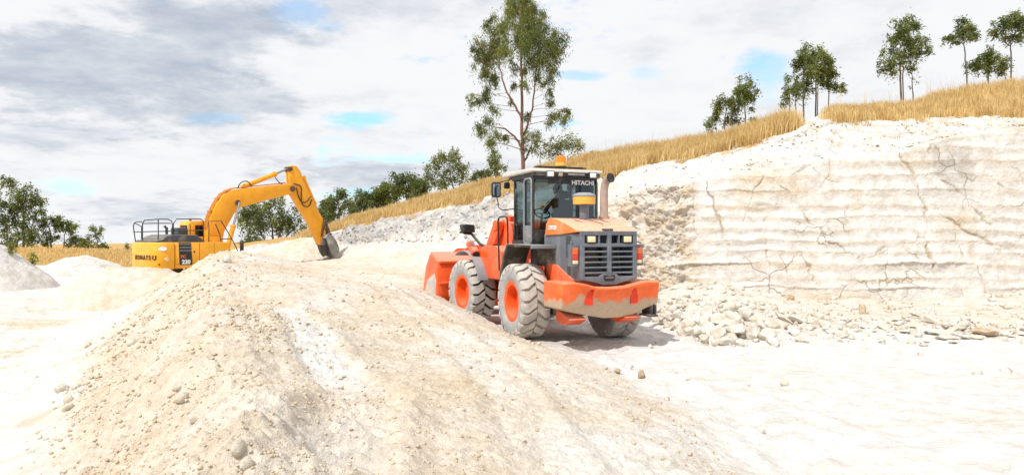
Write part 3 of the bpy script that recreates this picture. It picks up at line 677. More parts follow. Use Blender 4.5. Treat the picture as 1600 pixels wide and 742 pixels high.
# engine body
hc = -.05
b = MB(); b.prism([(-.22, hc+.66), (-1.58, hc+.66), (-1.80, hc+.60), (-1.80, hc-.60), (-1.58, hc-.66), (-.22, hc-.66)], 1.31, 2.235, 'z')
eng = b.build('engine_hood', M['grey'], loader, bevel=.02)
c = MB(); c.box((-2.1, hc-.53, 1.40), (-1.35, hc+.53, 2.21)); cut(eng, [c.build('cutter', M['black'], loader)])
b = MB(); b.box((-1.34, hc-.53, 1.38), (-1.32, hc+.53, 2.20), mi=0)
b.lathe([(.0, 0), (.16, 0), (.16, .12), (.0, .13)], (-1.48, hc+.22, 1.78), (1, 0, 0), 18, mi=1); b.tube([(-1.5, hc+.42, 1.42), (-1.5, hc+.34, 1.9)], .05, 8, mi=1); b.box((-1.55, hc-.28, 1.62), (-1.4, hc-.02, 1.98), mi=2); b.tube([(-1.52, hc-.45, 1.42), (-1.48, hc-.38, 2.1)], .03, 8, mi=2); b.tube([(-1.55, hc-.1, 1.5), (-1.5, hc+.1, 1.72), (-1.55, hc+.4, 1.6)], .035, 8, mi=1)
b.build('radiator', [M['black'], paint('engine_tan', (.10, .065, .04), .6, .15), paint('engine_grey', (.07, .075, .08), .5, .15)], loader)
b = MB(); gx0, gx1 = -1.875, -1.805; L_, R_ = hc+.62, hc-.62
b.box((gx0, R_, 2.20), (gx1, L_, 2.285)); b.box((gx0, R_, 1.975), (gx1, L_, 2.045))
for y in (L_-.04, R_+.04): b.box((gx0+.004, y-.045, 1.36), (gx1-.002, y+.045, 2.24))
b.box((gx0-.012, hc-.045, 1.40), (gx1-.01, hc+.045, 2.24))
for k in range(5): b.box((gx0+.008, R_+.03, 1.455+.103*k), (gx1, L_-.03, 1.488+.103*k))
b.prism([(L_, 1.47), (L_, 1.34), (L_-.3, 1.29), (hc+.15, 1.235), (hc-.15, 1.235), (R_+.3, 1.29), (R_, 1.34), (R_, 1.47), (R_+.08, 1.40), (hc-.22, 1.40), (hc-.16, 1.45), (hc+.16, 1.45), (hc+.22, 1.40), (L_-.08, 1.40)], gx0+.002, gx1+.004, 'x')
for y in (L_-.40, R_+.40): b.box((gx0+.006, y-.02, 2.03), (gx1, y+.02, 2.215))
g = b.build('grille', M['grey'], loader, bevel=.012, seg=3)
b = MB(); b.prism([(hc+.12, 1.43), (hc+.13, 1.36), (hc+.09, 1.31), (hc-.09, 1.31), (hc-.13, 1.36), (hc-.12, 1.43)], gx0-.006, gx0+.02, 'x'); b.build('latch_recess', M['black'], g, bevel=.006)
b = MB(); b.box((gx0-.008, hc-.09, 1.372), (gx0-.004, hc+.09, 1.384)); b.build('latch_bar', M['exh'], g)
for y in (L_-.22, R_+.22):
    lm = MB(); lm.box((gx0-.01, y-.115, 2.05), (gx1, y+.115, 2.20)); lm = lm.build('rear_lamp', M['black'], loader, bevel=.02)
    q = MB(); q.box((gx0-.022, y-.085, 2.068), (gx0-.004, y+.085, 2.182)); q.build('lens', M['lampy'], lm, bevel=.014)
# hood cover
b = MB(); hp = [(-.33, 2.20), (-.40, 2.45), (-.50, 2.545), (-.62, 2.565), (-.95, 2.53), (-1.4, 2.42), (-1.72, 2.325), (-1.795, 2.285), (-1.795, 2.262), (-1.2, 2.225)]
b.prism(hp, hc-.69, hc+.69); hood = b.build('hood_cover', M['orange_hood'], loader, bevel=.045, seg=4)
for x0, x1, y in ((-.95, -1.35, .32), (-1.05, -1.5, .05), (-.95, -1.35, -.3)):
    b = MB(); b.tube([(x0, hc+y, 2.535), (x0-.15, hc+y, 2.505), (x1+.1, hc+y-.12, 2.45), (x1, hc+y-.12, 2.425)], .008, 6); b.build('hood_seam', M['mud'], hood)
b = MB(); b.box((-1.86, hc-.10, 2.285), (-1.72, hc+.10, 2.335)); b.build('hood_catch', M['mud'], hood, bevel=.015)
text('lettering', 'ZW220', .115, M['white'], (-.72, hc+.694, 2.36), (-1, 0, -.02), (-.05, 0, 1), hood, 1.05, .004, .003)
for s_ in (1, -1):
    b = MB()
    for k in range(13): b.box((-1.54, hc+s_*.648, 1.775+.033*k), (-1.30, hc+s_*.667, 1.790+.033*k))
    b.build('vent', M['black'], loader); b = MB()
    for k in range(6): b.box((-1.52, hc+s_*.648, 1.42+.03*k), (-1.36, hc+s_*.667, 1.434+.03*k))
    b.build('vent', M['black'], loader)
    tl = MB(); tl.box((-1.80, hc+s_*.60, 1.60), (-1.66, hc+s_*.80, 2.02)); tl.tube([(-1.68, hc+s_*.66, 2.0), (-1.66, hc+s_*.74, 2.08), (-1.78, hc+s_*.78, 2.04)], .012, 6); tl = tl.build('tail_light', M['grey'], loader, bevel=.02)
    q = MB(); q.box((-1.825, hc+s_*.655, 1.83), (-1.79, hc+s_*.765, 1.96)); q.build('indicator_lens', M['redo'], tl, bevel=.008)
    q = MB(); q.box((-1.825, hc+s_*.655, 1.72), (-1.79, hc+s_*.765, 1.826)); q.build('brake_lens', M['red'], tl, bevel=.008)
    q = MB(); q.box((-1.825, hc+s_*.655, 1.65), (-1.79, hc+s_*.765, 1.716)); q.build('reverse_lens', M['lampy'], tl, bevel=.008)
# exhaust, pre-cleaner
b = MB(); ex = [(-.62, hc-.57, 2.5), (-.62, hc-.575, 3.15), (-.63, hc-.585, 3.27), (-.67, hc-.60, 3.36), (-.75, hc-.61, 3.41), (-.84, hc-.615, 3.425)]
b.tube(ex, [.09, .085, .085, .088, .094, .105], 18, cap=False); b.tube([(-.62, hc-.57, 2.5), (-.62, hc-.57, 2.62)], .12, 16)
exh = b.build('exhaust_pipe', M['exh'], loader)
b = MB(); b.lathe([(.0, 0), (.097, 0)], (-.825, hc-.615, 3.424), (-1, -.05, .16), 18); b.build('exhaust_bore', M['black'], exh)
b = MB(); b.lathe([(.10, 2.5), (.10, 2.82), (.20, 2.84)], (-.9, hc+.05, 0), (0, 0, 1), 20); pc = b.build('air_precleaner', M['grey'], loader)
b = MB(); b.lathe([(.20, 2.84), (.235, 2.85), (.235, 3.0), (.22, 3.01)], (-.9, hc+.05, 0), (0, 0, 1), 28); b.build('bowl', M['precl'], pc)
b = MB(); b.lathe([(.24, 3.0), (.245, 3.02), (.22, 3.055), (.14, 3.085), (0, 3.095)], (-.9, hc+.05, 0), (0, 0, 1), 28); b.build('cap', M['greyl'], pc)

# fenders
for s_ in (1, -1):
    b = MB(); b.sheet([(-.82, 1.955), (.52, 1.965), (.70, 1.75), (.90, 1.38), (.96, 1.15)], s_*.60, s_*1.16, .035); b.box((-.8, s_*.58, 1.55), (.5, s_*.62, 1.98))
    f = b.build('rear_fender', M['mud'], loader, bevel=.01)
    b = MB(); b.sheet([(-.83, 1.995), (.54, 2.005), (.735, 1.77), (.94, 1.39), (1.0, 1.15)], s_*.66, s_*1.18, .012); b.box((-.84, s_*.62, 1.93), (-.80, s_*1.17, 2.0)); b.build('tread_plate', M['greyl'], f, bevel=.006)
    b = MB(FA); arc = [(3.1+1.0*math.cos(a), .82+1.02*math.sin(a)) for a in np.linspace(R(62), R(162), 14)]
    b.sheet(arc, s_*.62, s_*1.26, .03); b.build('front_fender', M['greyl'], loader, bevel=.008)

# front frame, lift tower, arms
b = MB(FA); b.prism([(1.35, 1.18), (1.35, 1.80), (1.75, 1.97), (2.55, 1.95), (2.75, 1.75), (2.9, 1.18)], .50, 1.02); b.prism([(1.35, 1.18), (1.35, 1.80), (1.75, 1.97), (2.55, 1.95), (2.75, 1.75), (2.9, 1.18)], -1.02, -.50)
b.prism([(1.7, .62), (1.7, 1.6), (2.1, 2.45), (2.35, 2.62), (2.6, 2.55), (2.75, 2.0), (3.4, 1.3), (3.4, .62)], -.50, -.38); b.prism([(1.7, .62), (1.7, 1.6), (2.1, 2.45), (2.35, 2.62), (2.6, 2.55), (2.75, 2.0), (3.4, 1.3), (3.4, .62)], .38, .50)
b.box((1.75, -.38, .62), (3.3, .38, 1.15)); b.tube([(2.4, -.56, 2.45), (2.4, .56, 2.45)], .10, 16)
b.tube([(3.1, -.8, .8), (3.1, .8, .8)], .17, 14)
b.build('front_frame', M['orange'], loader, bevel=.018)
for s_ in (.62, -.62):
    b = MB(FA); b.prism([(2.25, 2.55), (2.38, 2.60), (2.60, 2.42), (2.95, 1.95), (3.75, 1.25), (4.45, .75), (4.40, .55), (4.2, .55), (3.5, 1.05), (2.75, 1.65), (2.28, 2.30)], s_-.06, s_+.06)
    b.lathe([(0, -.09), (.13, -.09), (.13, .09), (0, .09)], (2.38, s_, 2.46), (0, 1, 0), 16); b.build('lift_arm', M['orange'], loader, bevel=.014)
    b = MB(FA); b.tube([(2.0, s_*.55, 1.25), (2.75, s_*.62, 1.62)], .085, 14); b.tube([(2.05, s_*.45, 1.5), (2.3, s_*.45, 2.45)], .06, 12)
    cy = b.build('lift_cylinder', M['orange'], loader)
    b = MB(FA); b.tube([(2.7, s_*.62, 1.6), (3.35, s_*.7, 1.85)], .045, 12); b.build('rod', M['steel'], cy)
b = MB(FA); b.tube([(1.95, 0, 2.25), (2.75, 0, 2.42)], .09, 14); b.prism([(2.75, 2.7), (2.95, 2.75), (3.5, 1.9), (3.9, 1.0), (3.7, .95), (3.2, 1.7)], -.07, .07)
b.build('tilt_lever', M['orange'], loader, bevel=.01)
b = MB(FA)
for dy in (.15, .2, .27): b.tube([(1.5, dy, 1.9), (1.75, dy+.05, 2.35), (2.0, dy+.03, 2.5), (2.2, dy, 2.2), (2.15, dy+.1, 1.6)], .016, 8)
b.build('hose', M['black'], loader)
# cylinder-shaped reservoir on the front left fender
b = MB(FA); b.tube([(3.15, 1.02, 2.0), (2.58, 1.12, 1.74)], .105, 18); b.lathe([(.118, 0), (.118, .05)], (2.66, 1.105, 1.775), (-.57, .1, -.26), 18)
ac = b.build('accumulator', M['orange'], loader)
b = MB(FA); b.lathe([(0, 0), (.088, .0), (.088, .01)], (2.574, 1.121, 1.737), (-.57, .1, -.26), 18); b.build('bore', M['black'], ac)
# head lamps on cranked arms
for s_ in (1, -1):
    b = MB(FA); b.tube([(2.15, s_*.80, 1.93), (2.35, s_*.95, 1.93), (2.5, s_*1.05, 2.0), (2.72, s_*1.18, 2.25), (2.8, s_*1.36, 2.27)], .035, 10); b.tube([(2.7, s_*1.15, 2.24), (2.75, s_*1.48, 2.29)], .022, 8); b.box((2.08, s_*.72, 1.86), (2.2, s_*.86, 2.0))
    hl = b.build('headlamp_arm', M['black'], loader)
    b = MB(FA); b.prism([(s_*1.12, 2.28), (s_*1.40, 2.30), (s_*1.43, 2.46), (s_*1.40, 2.49), (s_*1.14, 2.47)], 2.62, 2.90, 'x'); b.build('headlamp', M['black'], hl, bevel=.02)
# hand rails beside the cab steps
for s_ in (1, -1):
    b = MB(); pts = [(1.2, s_*1.10, 1.40), (1.2, s_*1.13, 2.52), (1.16, s_*1.13, 2.60), (1.05, s_*1.13, 2.63), (.72, s_*1.13, 2.63), (.63, s_*1.13, 2.60), (.60, s_*1.13, 2.5), (.60, s_*1.12, 2.0)]
    b.tube(pts, .021, 8); b.tube([(1.2, s_*1.10, 1.42), (1.1, s_*1.08, 1.37), (.92, s_*1.05, 1.36)], .021, 8); b.build('handrail', M['black'], loader)
    b = MB(); 
    for k in range(3): b.box((.95, s_*.7, .62+.32*k), (1.3, s_*1.02, .65+.32*k))
    b.box((.94, s_*.98, .5), (.97, s_*1.02, 1.45)); b.box((1.28, s_*.98, .5), (1.31, s_*1.02, 1.45)); b.build('step_ladder', M['darkm'], loader)

# bucket
def bucket():
    w = 1.37; b = MB(FA)
    back = [(5.75, .22), (4.75, .26), (4.45, .52), (4.36, .95), (4.42, 1.50), (4.95, 1.74)]
    b.sheet(back, -w, w, .035)
    side = [(5.75, .24), (4.75, .26), (4.45, .52), (4.36, .95), (4.42, 1.52), (4.92, 1.72), (5.25, 1.35), (5.5, .55)]
    for s_ in (w, -w): b.prism(side, s_-.02, s_+.02)
    b.prism([(w*.55, 1.73), (w*.42, 1.86), (-w*.42, 1.86), (-w*.55, 1.73)], 4.93, 4.97, 'x'); b.prism([(w*.30, 1.80), (w*.16, 1.95), (-w*.16, 1.95), (-w*.30, 1.80)], 4.88, 4.925, 'x')
    b.box((4.33, -w, 1.47), (4.45, w, 1.53)); b.box((4.30, -w, .92), (4.40, w, .97))
    for y in (-.75, -.5, .5, .75): b.prism([(4.12, .55), (4.12, .85), (4.42, 1.45), (4.45, .5)], y-.03, y+.03)
    o = b.build('bucket', M['orange'], loader, bevel=.008)
    q = MB(FA); q.box((5.7, -w-.02, .19), (5.92, w+.02, .235)); q.build('cutting_edge', M['steel'], o)
    q = MB(FA); q.sheet([(5.72, .265), (4.78, .305), (4.50, .54), (4.41, .95), (4.46, 1.46), (4.96, 1.70)], -w+.03, w-.03, -.006); q.build('worn_lining', paint('bucket_lining', (.45, .36, .27), .6, .7, .5, 3.), o)
    q = MB(FA); q.prism([(5.5, .32), (4.8, .36), (4.55, .6), (4.48, 1.0), (4.6, 1.2), (5.1, 1.0)], w+.021, w+.024); q.build('worn_side', paint('worn_bucket_side', (.50, .46, .42), .6, .7, .5, 3.), o)
bucket()

# cab
b = MB(); ch = .76
for x, y in ((0, ch), (0, -ch), (.46, ch), (.46, -ch), (1.18, ch-.05), (1.18, -ch+.05)): b.tube([(x, y, 2.0), (x, y, 3.54)], .038 if x else .03, 8)
for y in (ch, -ch): b.box((0, y-.03, 2.0), (1.18, y+.03, 2.10)); b.box((0, y-.03, 3.46), (1.2, y+.03, 3.55))
b.box((-.03, -ch, 3.43), (.04, ch, 3.56)); b.box((-.03, -ch, 2.0), (.03, ch, 2.32)); b.box((1.15, -ch, 1.95), (1.21, ch, 2.25)); b.box((1.15, -ch, 3.45), (1.21, ch, 3.55))
b.box((0, -ch, 1.93), (1.2, ch, 2.0)); b.box((-.02, -.30, 2.3), (.02, -.26, 3.46))
cab = b.build('cab_frame', M['black'], loader, bevel=.008)
def rrect(x0, x1, z0, z1, r):
    p = []
    for cx_, cz_, a0 in ((x1-r, z1-r, 0), (x0+r, z1-r, 90), (x0+r, z0+r, 180), (x1-r, z0+r, 270)):
        p += [(cx_+r*math.cos(R(a0+t)), cz_+r*math.sin(R(a0+t))) for t in (0, 30, 60, 90)]
    return p
for s_ in (1, -1):
    q = rrect(.02, .44, 2.02, 3.44, .10); b = MB(); b.tube([(x, s_*(ch+.035), z) for x, z in q+[q[0]]], .024, 6, cap=False); b.build('door_frame', M['greyl'], loader)
    b = MB(); b.prism(q, s_*(ch+.010), s_*(ch+.018)); wq = b.build('quarter_window', M['glass'], loader)
    b = MB(); b.prism(rrect(.50, 1.14, 2.12, 3.44, .05), s_*(ch-.03), s_*(ch-.022)); b.build('side_window', M['glass'], loader)
    b = MB(); b.tube([(.80, s_*(ch+.05), 2.1), (.80, s_*(ch+.07), 3.1), (.78, s_*(ch+.04), 3.15)], .016, 6); b.build('grab_handle', M['black'], loader)
    b = MB(); b.box((.05, s_*(ch+.012), 2.03), (.42, s_*(ch+.05), 2.42)); b.build('door_panel', paint('door_lower', (.20, .20, .20), .6, .7, .3, 6.), loader, bevel=.015)
b = MB(); b.prism([(-ch+.05, 2.33), (-.30, 2.33), (-.30, 3.42), (-ch+.05, 3.42)], .0, .008, 'x'); rw2 = b.build('rear_window', M['glassd'], loader)
b = MB(); b.prism([(-.26, 2.33), (ch-.05, 2.33), (ch-.05, 3.42), (-.26, 3.42)], .0, .008, 'x'); rw = b.build('rear_window', M['glass'], loader)
b = MB(); b.box((-.012, -ch+.04, 3.33), (-.004, ch-.35, 3.43)); bandm = b.build('sun_strip', M['black'], rw2)
text('lettering', 'HITACHI', .135, M['white'], (-.020, -.425, 3.365), (0, -1, 0), (0, 0, 1), rw2, 1.05, .003, .004)
b = MB(); b.prism([(-ch+.05, 2.25), (ch-.05, 2.25), (ch-.05, 3.45), (-ch+.05, 3.45)], 1.176, 1.184, 'x'); b.build('windscreen', M['glass'], loader)
b = MB(); b.tube([(-.03, .05, 3.40), (-.035, .28, 3.05), (-.035, .60, 2.72)], .008, 6); b.build('wiper', M['black'], loader)
b = MB(); b.prism([(-.16, 3.57), (-.14, 3.63), (-.05, 3.65), (1.35, 3.68), (1.60, 3.66), (1.68, 3.60), (1.62, 3.56), (1.2, 3.56)], -.86, .86)
roof = b.build('cab_roof', M['roofc'], loader, bevel=.035, seg=3)
b = MB(); b.box((-.12, -.80, 3.49), (.0, .80, 3.565)); b.box((1.2, -.78, 3.50), (1.4, .78, 3.56)); b.build('roof_underside', M['darkm'], roof, bevel=.01)
b = MB(); b.box((.18, -.62, 3.70), (.30, .62, 3.725)); b.box((.2, -.55, 3.70), (.28, .55, 3.735)); b.build('roof_bar', M['black'], roof)
for y in (.43, -.60):
    b = MB(); b.box((-.17, y-.095, 3.455), (-.10, y+.095, 3.60)); lp = b.build('work_lamp', M['darkm'], loader, bevel=.012)
    b = MB(); b.box((-.182, y-.075, 3.475), (-.165, y+.075, 3.58)); b.build('lens', M['lampw'], lp, bevel=.008)
b = MB(); b.tube([(-.17, .02, 3.53), (-.17, -.38, 3.53)], .018, 8); b.build('roof_rail', M['steel'], loader)
b = MB(); b.box((-.17, .13, 3.48), (-.11, .23, 3.56)); b.build('camera_bracket', M['exh'], loader, bevel=.02)
b = MB(); b.lathe([(0, 3.72), (.13, 3.72), (.13, 3.75)], (.3, -.03, 0), (0, 0, 1), 20); bea = b.build('beacon', M['black'], loader)
b = MB(); b.lathe([(.118, 3.75), (.118, 3.84), (0, 3.845)], (.3, -.03, 0), (0, 0, 1), 20); b.build('beacon_base', M['amberl'], bea)
b = MB(); b.lathe([(.118, 3.845), (.118, 3.95), (.108, 3.975), (0, 3.98)], (.3, -.03, 0), (0, 0, 1), 20); b.build('beacon_dome', M['amber'], bea)
# mirrors
for s_ in (1, -1):
    b = MB(); b.tube([(1.2, s_*.74, 2.82), (1.22, s_*1.0, 2.79), (1.22, s_*1.10, 2.84), (1.22, s_*1.15, 3.08)], .014, 8); b.tube([(1.3, s_*.8, 3.50), (1.24, s_*1.12, 3.42)], .014, 8); b.prism(rrect(s_*1.17-.11, s_*1.17+.11, 3.08, 3.43, .05), 1.19, 1.26, 'x')
    mr = b.build('wing_mirror', M['black'], loader, bevel=.01)
    b = MB(); b.prism(rrect(s_*1.17-.085, s_*1.17+.085, 3.11, 3.40, .04), 1.184, 1.189, 'x'); b.build('mirror_glass', plain('mirror_silver', (.5, .55, .6), .05, 1.), mr)
    b = MB(); b.tube([(1.45, s_*.74, 3.56), (1.45, s_*.80, 3.44)], .012, 6); b.prism(rrect(s_*.82-.07, s_*.82+.07, 3.30, 3.45, .03), 1.42, 1.47, 'x'); b.build('cross_mirror', M['black'], loader, bevel=.008)
# interior
b = MB(); b.box((.22, -.30, 2.0), (.72, .22, 2.40)); b.box((.16, -.28, 2.38), (.70, .20, 2.50)); b.box((.12, -.27, 2.48), (.24, .19, 3.0), Euler((0, -.12, 0))); b.box((.11, -.16, 3.02), (.18, .08, 3.20)); b.build('seat', M['cabdark'], loader, bevel=.035)
b = MB(); b.lathe([(0, 0)], (0, 0, 0), (0, 0, 1), 3); b = MB()
rw_ = [Vector((.98, .12, 2.72))+Vector((math.cos(a)*.17*.75, math.sin(a)*.19, math.cos(a)*.17*.66)) for a in np.linspace(0, 2*math.pi, 25)]
b.tube(rw_, .017, 8, cap=False); b.tube([(1.1, .12, 2.1), (.98, .12, 2.72)], .03, 8); b.tube([rw_[6], rw_[18]], .012, 6); b.build('steering_wheel', M['black'], loader)
b = MB(); b.box((.95, -.4, 2.0), (1.15, .4, 2.35)); b.box((.35, -.62, 2.0), (.9, -.40, 2.62)); b.build('console', M['cabdark'], loader, bevel=.03)

# the driver, seated with both hands on the wheel, back towards the pit
def person(name, loc, rz, label):
    verts = []; edges = []; rad = []
    def v(p, r, frm=None):
        verts.append(p); rad.append(r if isinstance(r, tuple) else (r, r))
        if frm is not None: edges.append((frm, len(verts)-1))
        return len(verts)-1
    pel = v((0, 0, .10), (.17, .12)); w = v((.0, 0, .28), (.16, .115), pel); ch_ = v((.03, 0, .47), (.19, .13), w); up = v((.03, 0, .60), (.15, .105), ch_)
    nk = v((.045, 0, .68), .058, up); hd = v((.06, 0, .76), (.078, .085), nk); hd2 = v((.065, 0, .84), (.085, .098), hd); v((.06, 0, .92), (.055, .065), hd2)
    v((.175, 0, .80), .014, hd2)                                            # nose
    for s in (1, -1):
        v((.055, s*.098, .81), .016, hd2)                                   # ear
        sh = v((.03, s*.19, .57), .068, up); el = v((.20, s*.26, .33), .050, sh); wr = v((.43, s*.17, .43), .034, el); pm = v((.50, s*.155, .47), (.040, .024), wr)
        for k, (dx_, dy_, dz_, ln) in enumerate([(.03, .030, .03, .9), (.035, .012, .034, 1.), (.035, -.008, .03, .95), (.03, -.026, .022, .75)]):
            f1 = v((.50+dx_, s*(.155+dy_), .47+dz_), .0095, pm); f2 = v((.53+dx_, s*(.155+dy_), .465+dz_*.6), .0085, f1); v((.535+dx_, s*(.155+dy_*.9), .44+dz_*.3), .0075, f2)
        th = v((.475, s*.115, .475), .012, pm); v((.50, s*.095, .48), .0095, th)
        hp = v((.06, s*.10, .06), .095, pel); kn = v((.46, s*.15, .09), .068, hp); an = v((.60, s*.15, -.30), .045, kn); v((.74, s*.16, -.34), (.042, .03), an)
    me = bpy.data.meshes.new(name); me.from_pydata(verts, edges, []); o = bpy.data.objects.new(name, me); COL.objects.link(o)
    o.modifiers.new('skin', 'SKIN'); o.modifiers.new('sub', 'SUBSURF').levels = 2; o.modifiers['sub'].render_levels = 2
    for i, sv in enumerate(me.skin_vertices[0].data): sv.radius = rad[i]; sv.use_root = (i == 0)
    apply_mods(o); me = o.data
    me.materials.clear(); me.materials.append(M['navy']); me.materials.append(M['skin'])
    for p in me.polygons:
        p.use_smooth = True; c = p.center
        p.material_index = 1 if (c.z > .665 or (c.x > .40 and c.z > .36)) else 0
    o.location = loc; o.rotation_euler = (0, 0, rz)
    tag(o, label, 'person')
    b = MB(); b.lathe([(.104, .83), (.108, .87), (.095, .93), (.05, .965), (0, .972)], (.06, 0, 0), (0, 0, 1), 20); b.prism([(.14, .06), (.23, .05), (.25, 0), (.23, -.05), (.14, -.06)], .852, .864, 'z'); b.build('cap', M['cap'], o)
    M['eye'] = plain('eye_dark', (.05, .03, .03), .4)
    for nm_, a_, c_ in (('eye', (.150, .025, .815), (.160, .052, .827)), ('eye', (.150, -.052, .815), (.160, -.025, .827)), ('mouth', (.140, -.028, .745), (.150, .028, .755))): b = MB(); b.box(a_, c_); b.build(nm_, M['eye'], o)
    return o
dv_ = Matrix.Rotation(LYAW+R(90), 3, 'Z') @ Vector((.42, -.04, 2.40))
person('person', LO+dv_, LYAW+R(90), 'driver in dark workwear and cap seated inside the loader cab')
# ------------------------------------------------------------------ excavator (x forward, y left, z up in its own frame)
M['yellow'] = paint('excavator_yellow', (.90, .40, .006), .40, .2, .25, 1.6, coat=.2, vary=.08)
M['yellowb'] = paint('boom_yellow', (.88, .37, .008), .45, .34, .4, 2.4, dustcol=(.46, .25, .09))
M['rustm'] = paint('rusty_steel', (.10, .06, .04), .7, .6, .3, 5., dustcol=(.28, .15, .08))
M['hoodk'] = paint('dark_engine_hood', (.045, .05, .06), .55, .25, .35, 3.)
M['rail'] = paint('dark_rail', (.02, .024, .03), .45, .1, .2, 4.)
exc = empty('excavator', XO, XYAW+R(90), 'yellow tracked excavator digging at the bank with its boom raised', 'excavator')
cwo = MB()
CR = .45; XR = -1.42
outl = [(-1.1, -1.36), (XR, -1.36)]+[(XR-CR*math.sin(R(t)), -1.36+CR-CR*math.cos(R(t))) for t in (15, 30, 45, 60, 75)]+[(XR-CR, -.8), (XR-CR-.04, 0), (XR-CR, .8)]+[(XR-CR*math.sin(R(t)), 1.36-CR+CR*math.cos(R(t))) for t in (75, 60, 45, 30, 15)]+[(XR, 1.36), (-1.1, 1.36)]
cwo.prism(outl, 1.17, 2.31, 'z'); cw = cwo.build('counterweight', M['yellow'], exc, bevel=.06, seg=3)
# lettering runs across the rounded rear corner: three short pieces bent with it
def on_corner(s):
    """point and direction along the counterweight outline, s metres to the left of the right-hand corner start"""
    arc = CR*math.pi/2
    if s < 0: return Vector((XR-s, -1.36, 0)), Vector((1, 0, 0))
    if s < arc:
        t = s/CR; return Vector((XR-CR*math.sin(t), -1.36+CR-CR*math.cos(t), 0)), Vector((math.cos(t), -math.sin(t), 0))
    return Vector((XR-CR-.03, -1.36+CR+(s-arc), 0)), Vector((0, -1, 0))
for k, chx in enumerate('KOMATSU'):
    p_, d_ = on_corner(2.08-.262*k); nrm = Vector((d_.y, -d_.x, 0)); nrm = nrm if nrm.dot(Vector((-1, -.6, 0))) > 0 else -nrm
    text('lettering', chx, .27, M['black'], p_+nrm*.014+Vector((0, 0, 1.66)), d_, (0, 0, 1), cw, 1.05, .01, .007)
b = MB(); p_, d_ = on_corner(.18); nrm = Vector((d_.y, -d_.x, 0)); nrm = nrm if nrm.dot(Vector((-1, -.6, 0))) > 0 else -nrm
ce = p_+Vector((0, 0, 2.04)); b.add([ce+nrm*.014+d_*(.17*math.cos(a))+Vector((0, 0, .085*math.sin(a))) for a in np.linspace(0, 2*math.pi, 20, endpoint=False)], [list(range(20))]); b.build('oval_badge', M['white'], cw)
b = MB(); p_, d_ = on_corner(.02); b.lathe([(0, .03), (.075, .03), (.085, 0)], p_+Vector((0, 0, 1.60)), Vector((-.05, -1, 0)), 16); b.build('reflector', M['lampy'], cw)
b = MB(); b.lathe([(0, .015), (.035, .015), (.035, 0)], on_corner(.30)[0]+Vector((0, 0, 1.40)), Vector((-.6, -.8, 0)), 10); b.build('lifting_hole', M['black'], cw)
# side housings
b = MB(); b.box((-1.08, -1.35, 1.20), (1.30, -.42, 2.305)); b.box((-1.08, .42, 1.20), (0.1, 1.35, 2.30)); b.box((-1.08, -.5, 1.15), (1.6, .5, 1.9)); body = b.build('upper_body', M['yellow'], exc, bevel=.035)
b = MB(); b.prism([(1.32, 1.22), (1.32, 1.95), (1.42, 1.88), (1.90, 1.76), (2.0, 1.70), (2.0, 1.22)], -1.34, -.55); b.build('tool_box', M['yellow'], exc, bevel=.03)
b = MB(); b.box((-.06, -1.357, 1.24), (-.045, -1.352, 2.28)); b.box((.60, -1.357, 1.24), (.61, -1.352, 2.28)); b.box((-1.05, -1.357, 1.40), (1.25, -1.353, 1.41)); b.box((-.3, -1.358, 1.85), (-.24, -1.352, 1.95)); b.build('door_seam', M['darkm'], body)
b = MB(); b.prism([(-.95, 2.29), (-.42, 2.29), (-.36, 1.50), (-.37, 1.35), (-.90, 1.35)], -1.360, -1.354); dec = b.build('decal_panel', M['black'], body)
b = MB(); 
for k in range(3): b.box((-.95, -1.366, 2.20-.13*k), (-.40, -1.362, 2.235-.13*k))
b.build('decal_stripe', M['greyl'], dec)
text('lettering', 'PC', .17, M['redo'], (-.75, -1.365, 1.70), (1, 0, 0), (0, 0, 1), dec, 1., .003, .006)
text('lettering', '220', .23, M['white'], (-.63, -1.365, 1.47), (1, 0, 0), (0, 0, 1), dec, 1.05, .003, .012)
b = MB(); b.prism([(-1.78, 2.30), (-1.74, 2.40), (-1.55, 2.42), (-1.4, 2.55), (-1.1, 2.64), (-.1, 2.62), (.15, 2.45), (.3, 2.30)], -1.22, .9); b.build('engine_cover', M['hoodk'], exc, bevel=.05, seg=3)
# undercarriage
b = MB(); b.lathe([(0, .9), (.75, .9), (.75, 1.16), (0, 1.16)], (0, 0, 0), (0, 0, 1), 30); b.box((-.9, -.9, .45), (.9, .9, .92)); b.build('slewing_base', M['rustm'], exc, bevel=.02)
for s_ in (1, -1):
    tr = MB(); y0, y1 = s_*.90, s_*1.45; outer = []
    for t in np.linspace(R(90), R(270), 9): outer.append((-1.75+.44*math.cos(t), .46+.42*math.sin(t)))
    for t in np.linspace(R(-90), R(90), 9): outer.append((1.75+.44*math.cos(t), .46+.42*math.sin(t)))
    L_ = []
    for i in range(len(outer)):
        p0, p1 = Vector(outer[i]), Vector(outer[(i+1) % len(outer)]); n_ = max(1, int((p1-p0).length/.16))
        for k in range(n_): L_.append((p0.lerp(p1, k/n_), (p1-p0).normalized()))
    for p, d in L_:
        nrm = Vector((d.y, -d.x)); q = [p-d*.07, p+d*.07, p+d*.07+nrm*.03, p+d*.02+nrm*.055, p-d*.04+nrm*.03, p-d*.07+nrm*.03]
        tr.prism([tuple(a) for a in q], min(y0, y1), max(y0, y1))
    o = tr.build('track', M['rustm'], exc)
    fr = MB(); fr.box((-1.6, s_*1.02, .25), (1.6, s_*1.33, .68)); 
    for x in (-1.75, 1.75): fr.lathe([(0, -.2), (.36, -.2), (.36, .2), (0, .2)], (x, s_*1.17, .46), (0, 1, 0), 20)
    fr.build('track_frame', M['rustm'], o, bevel=.02)
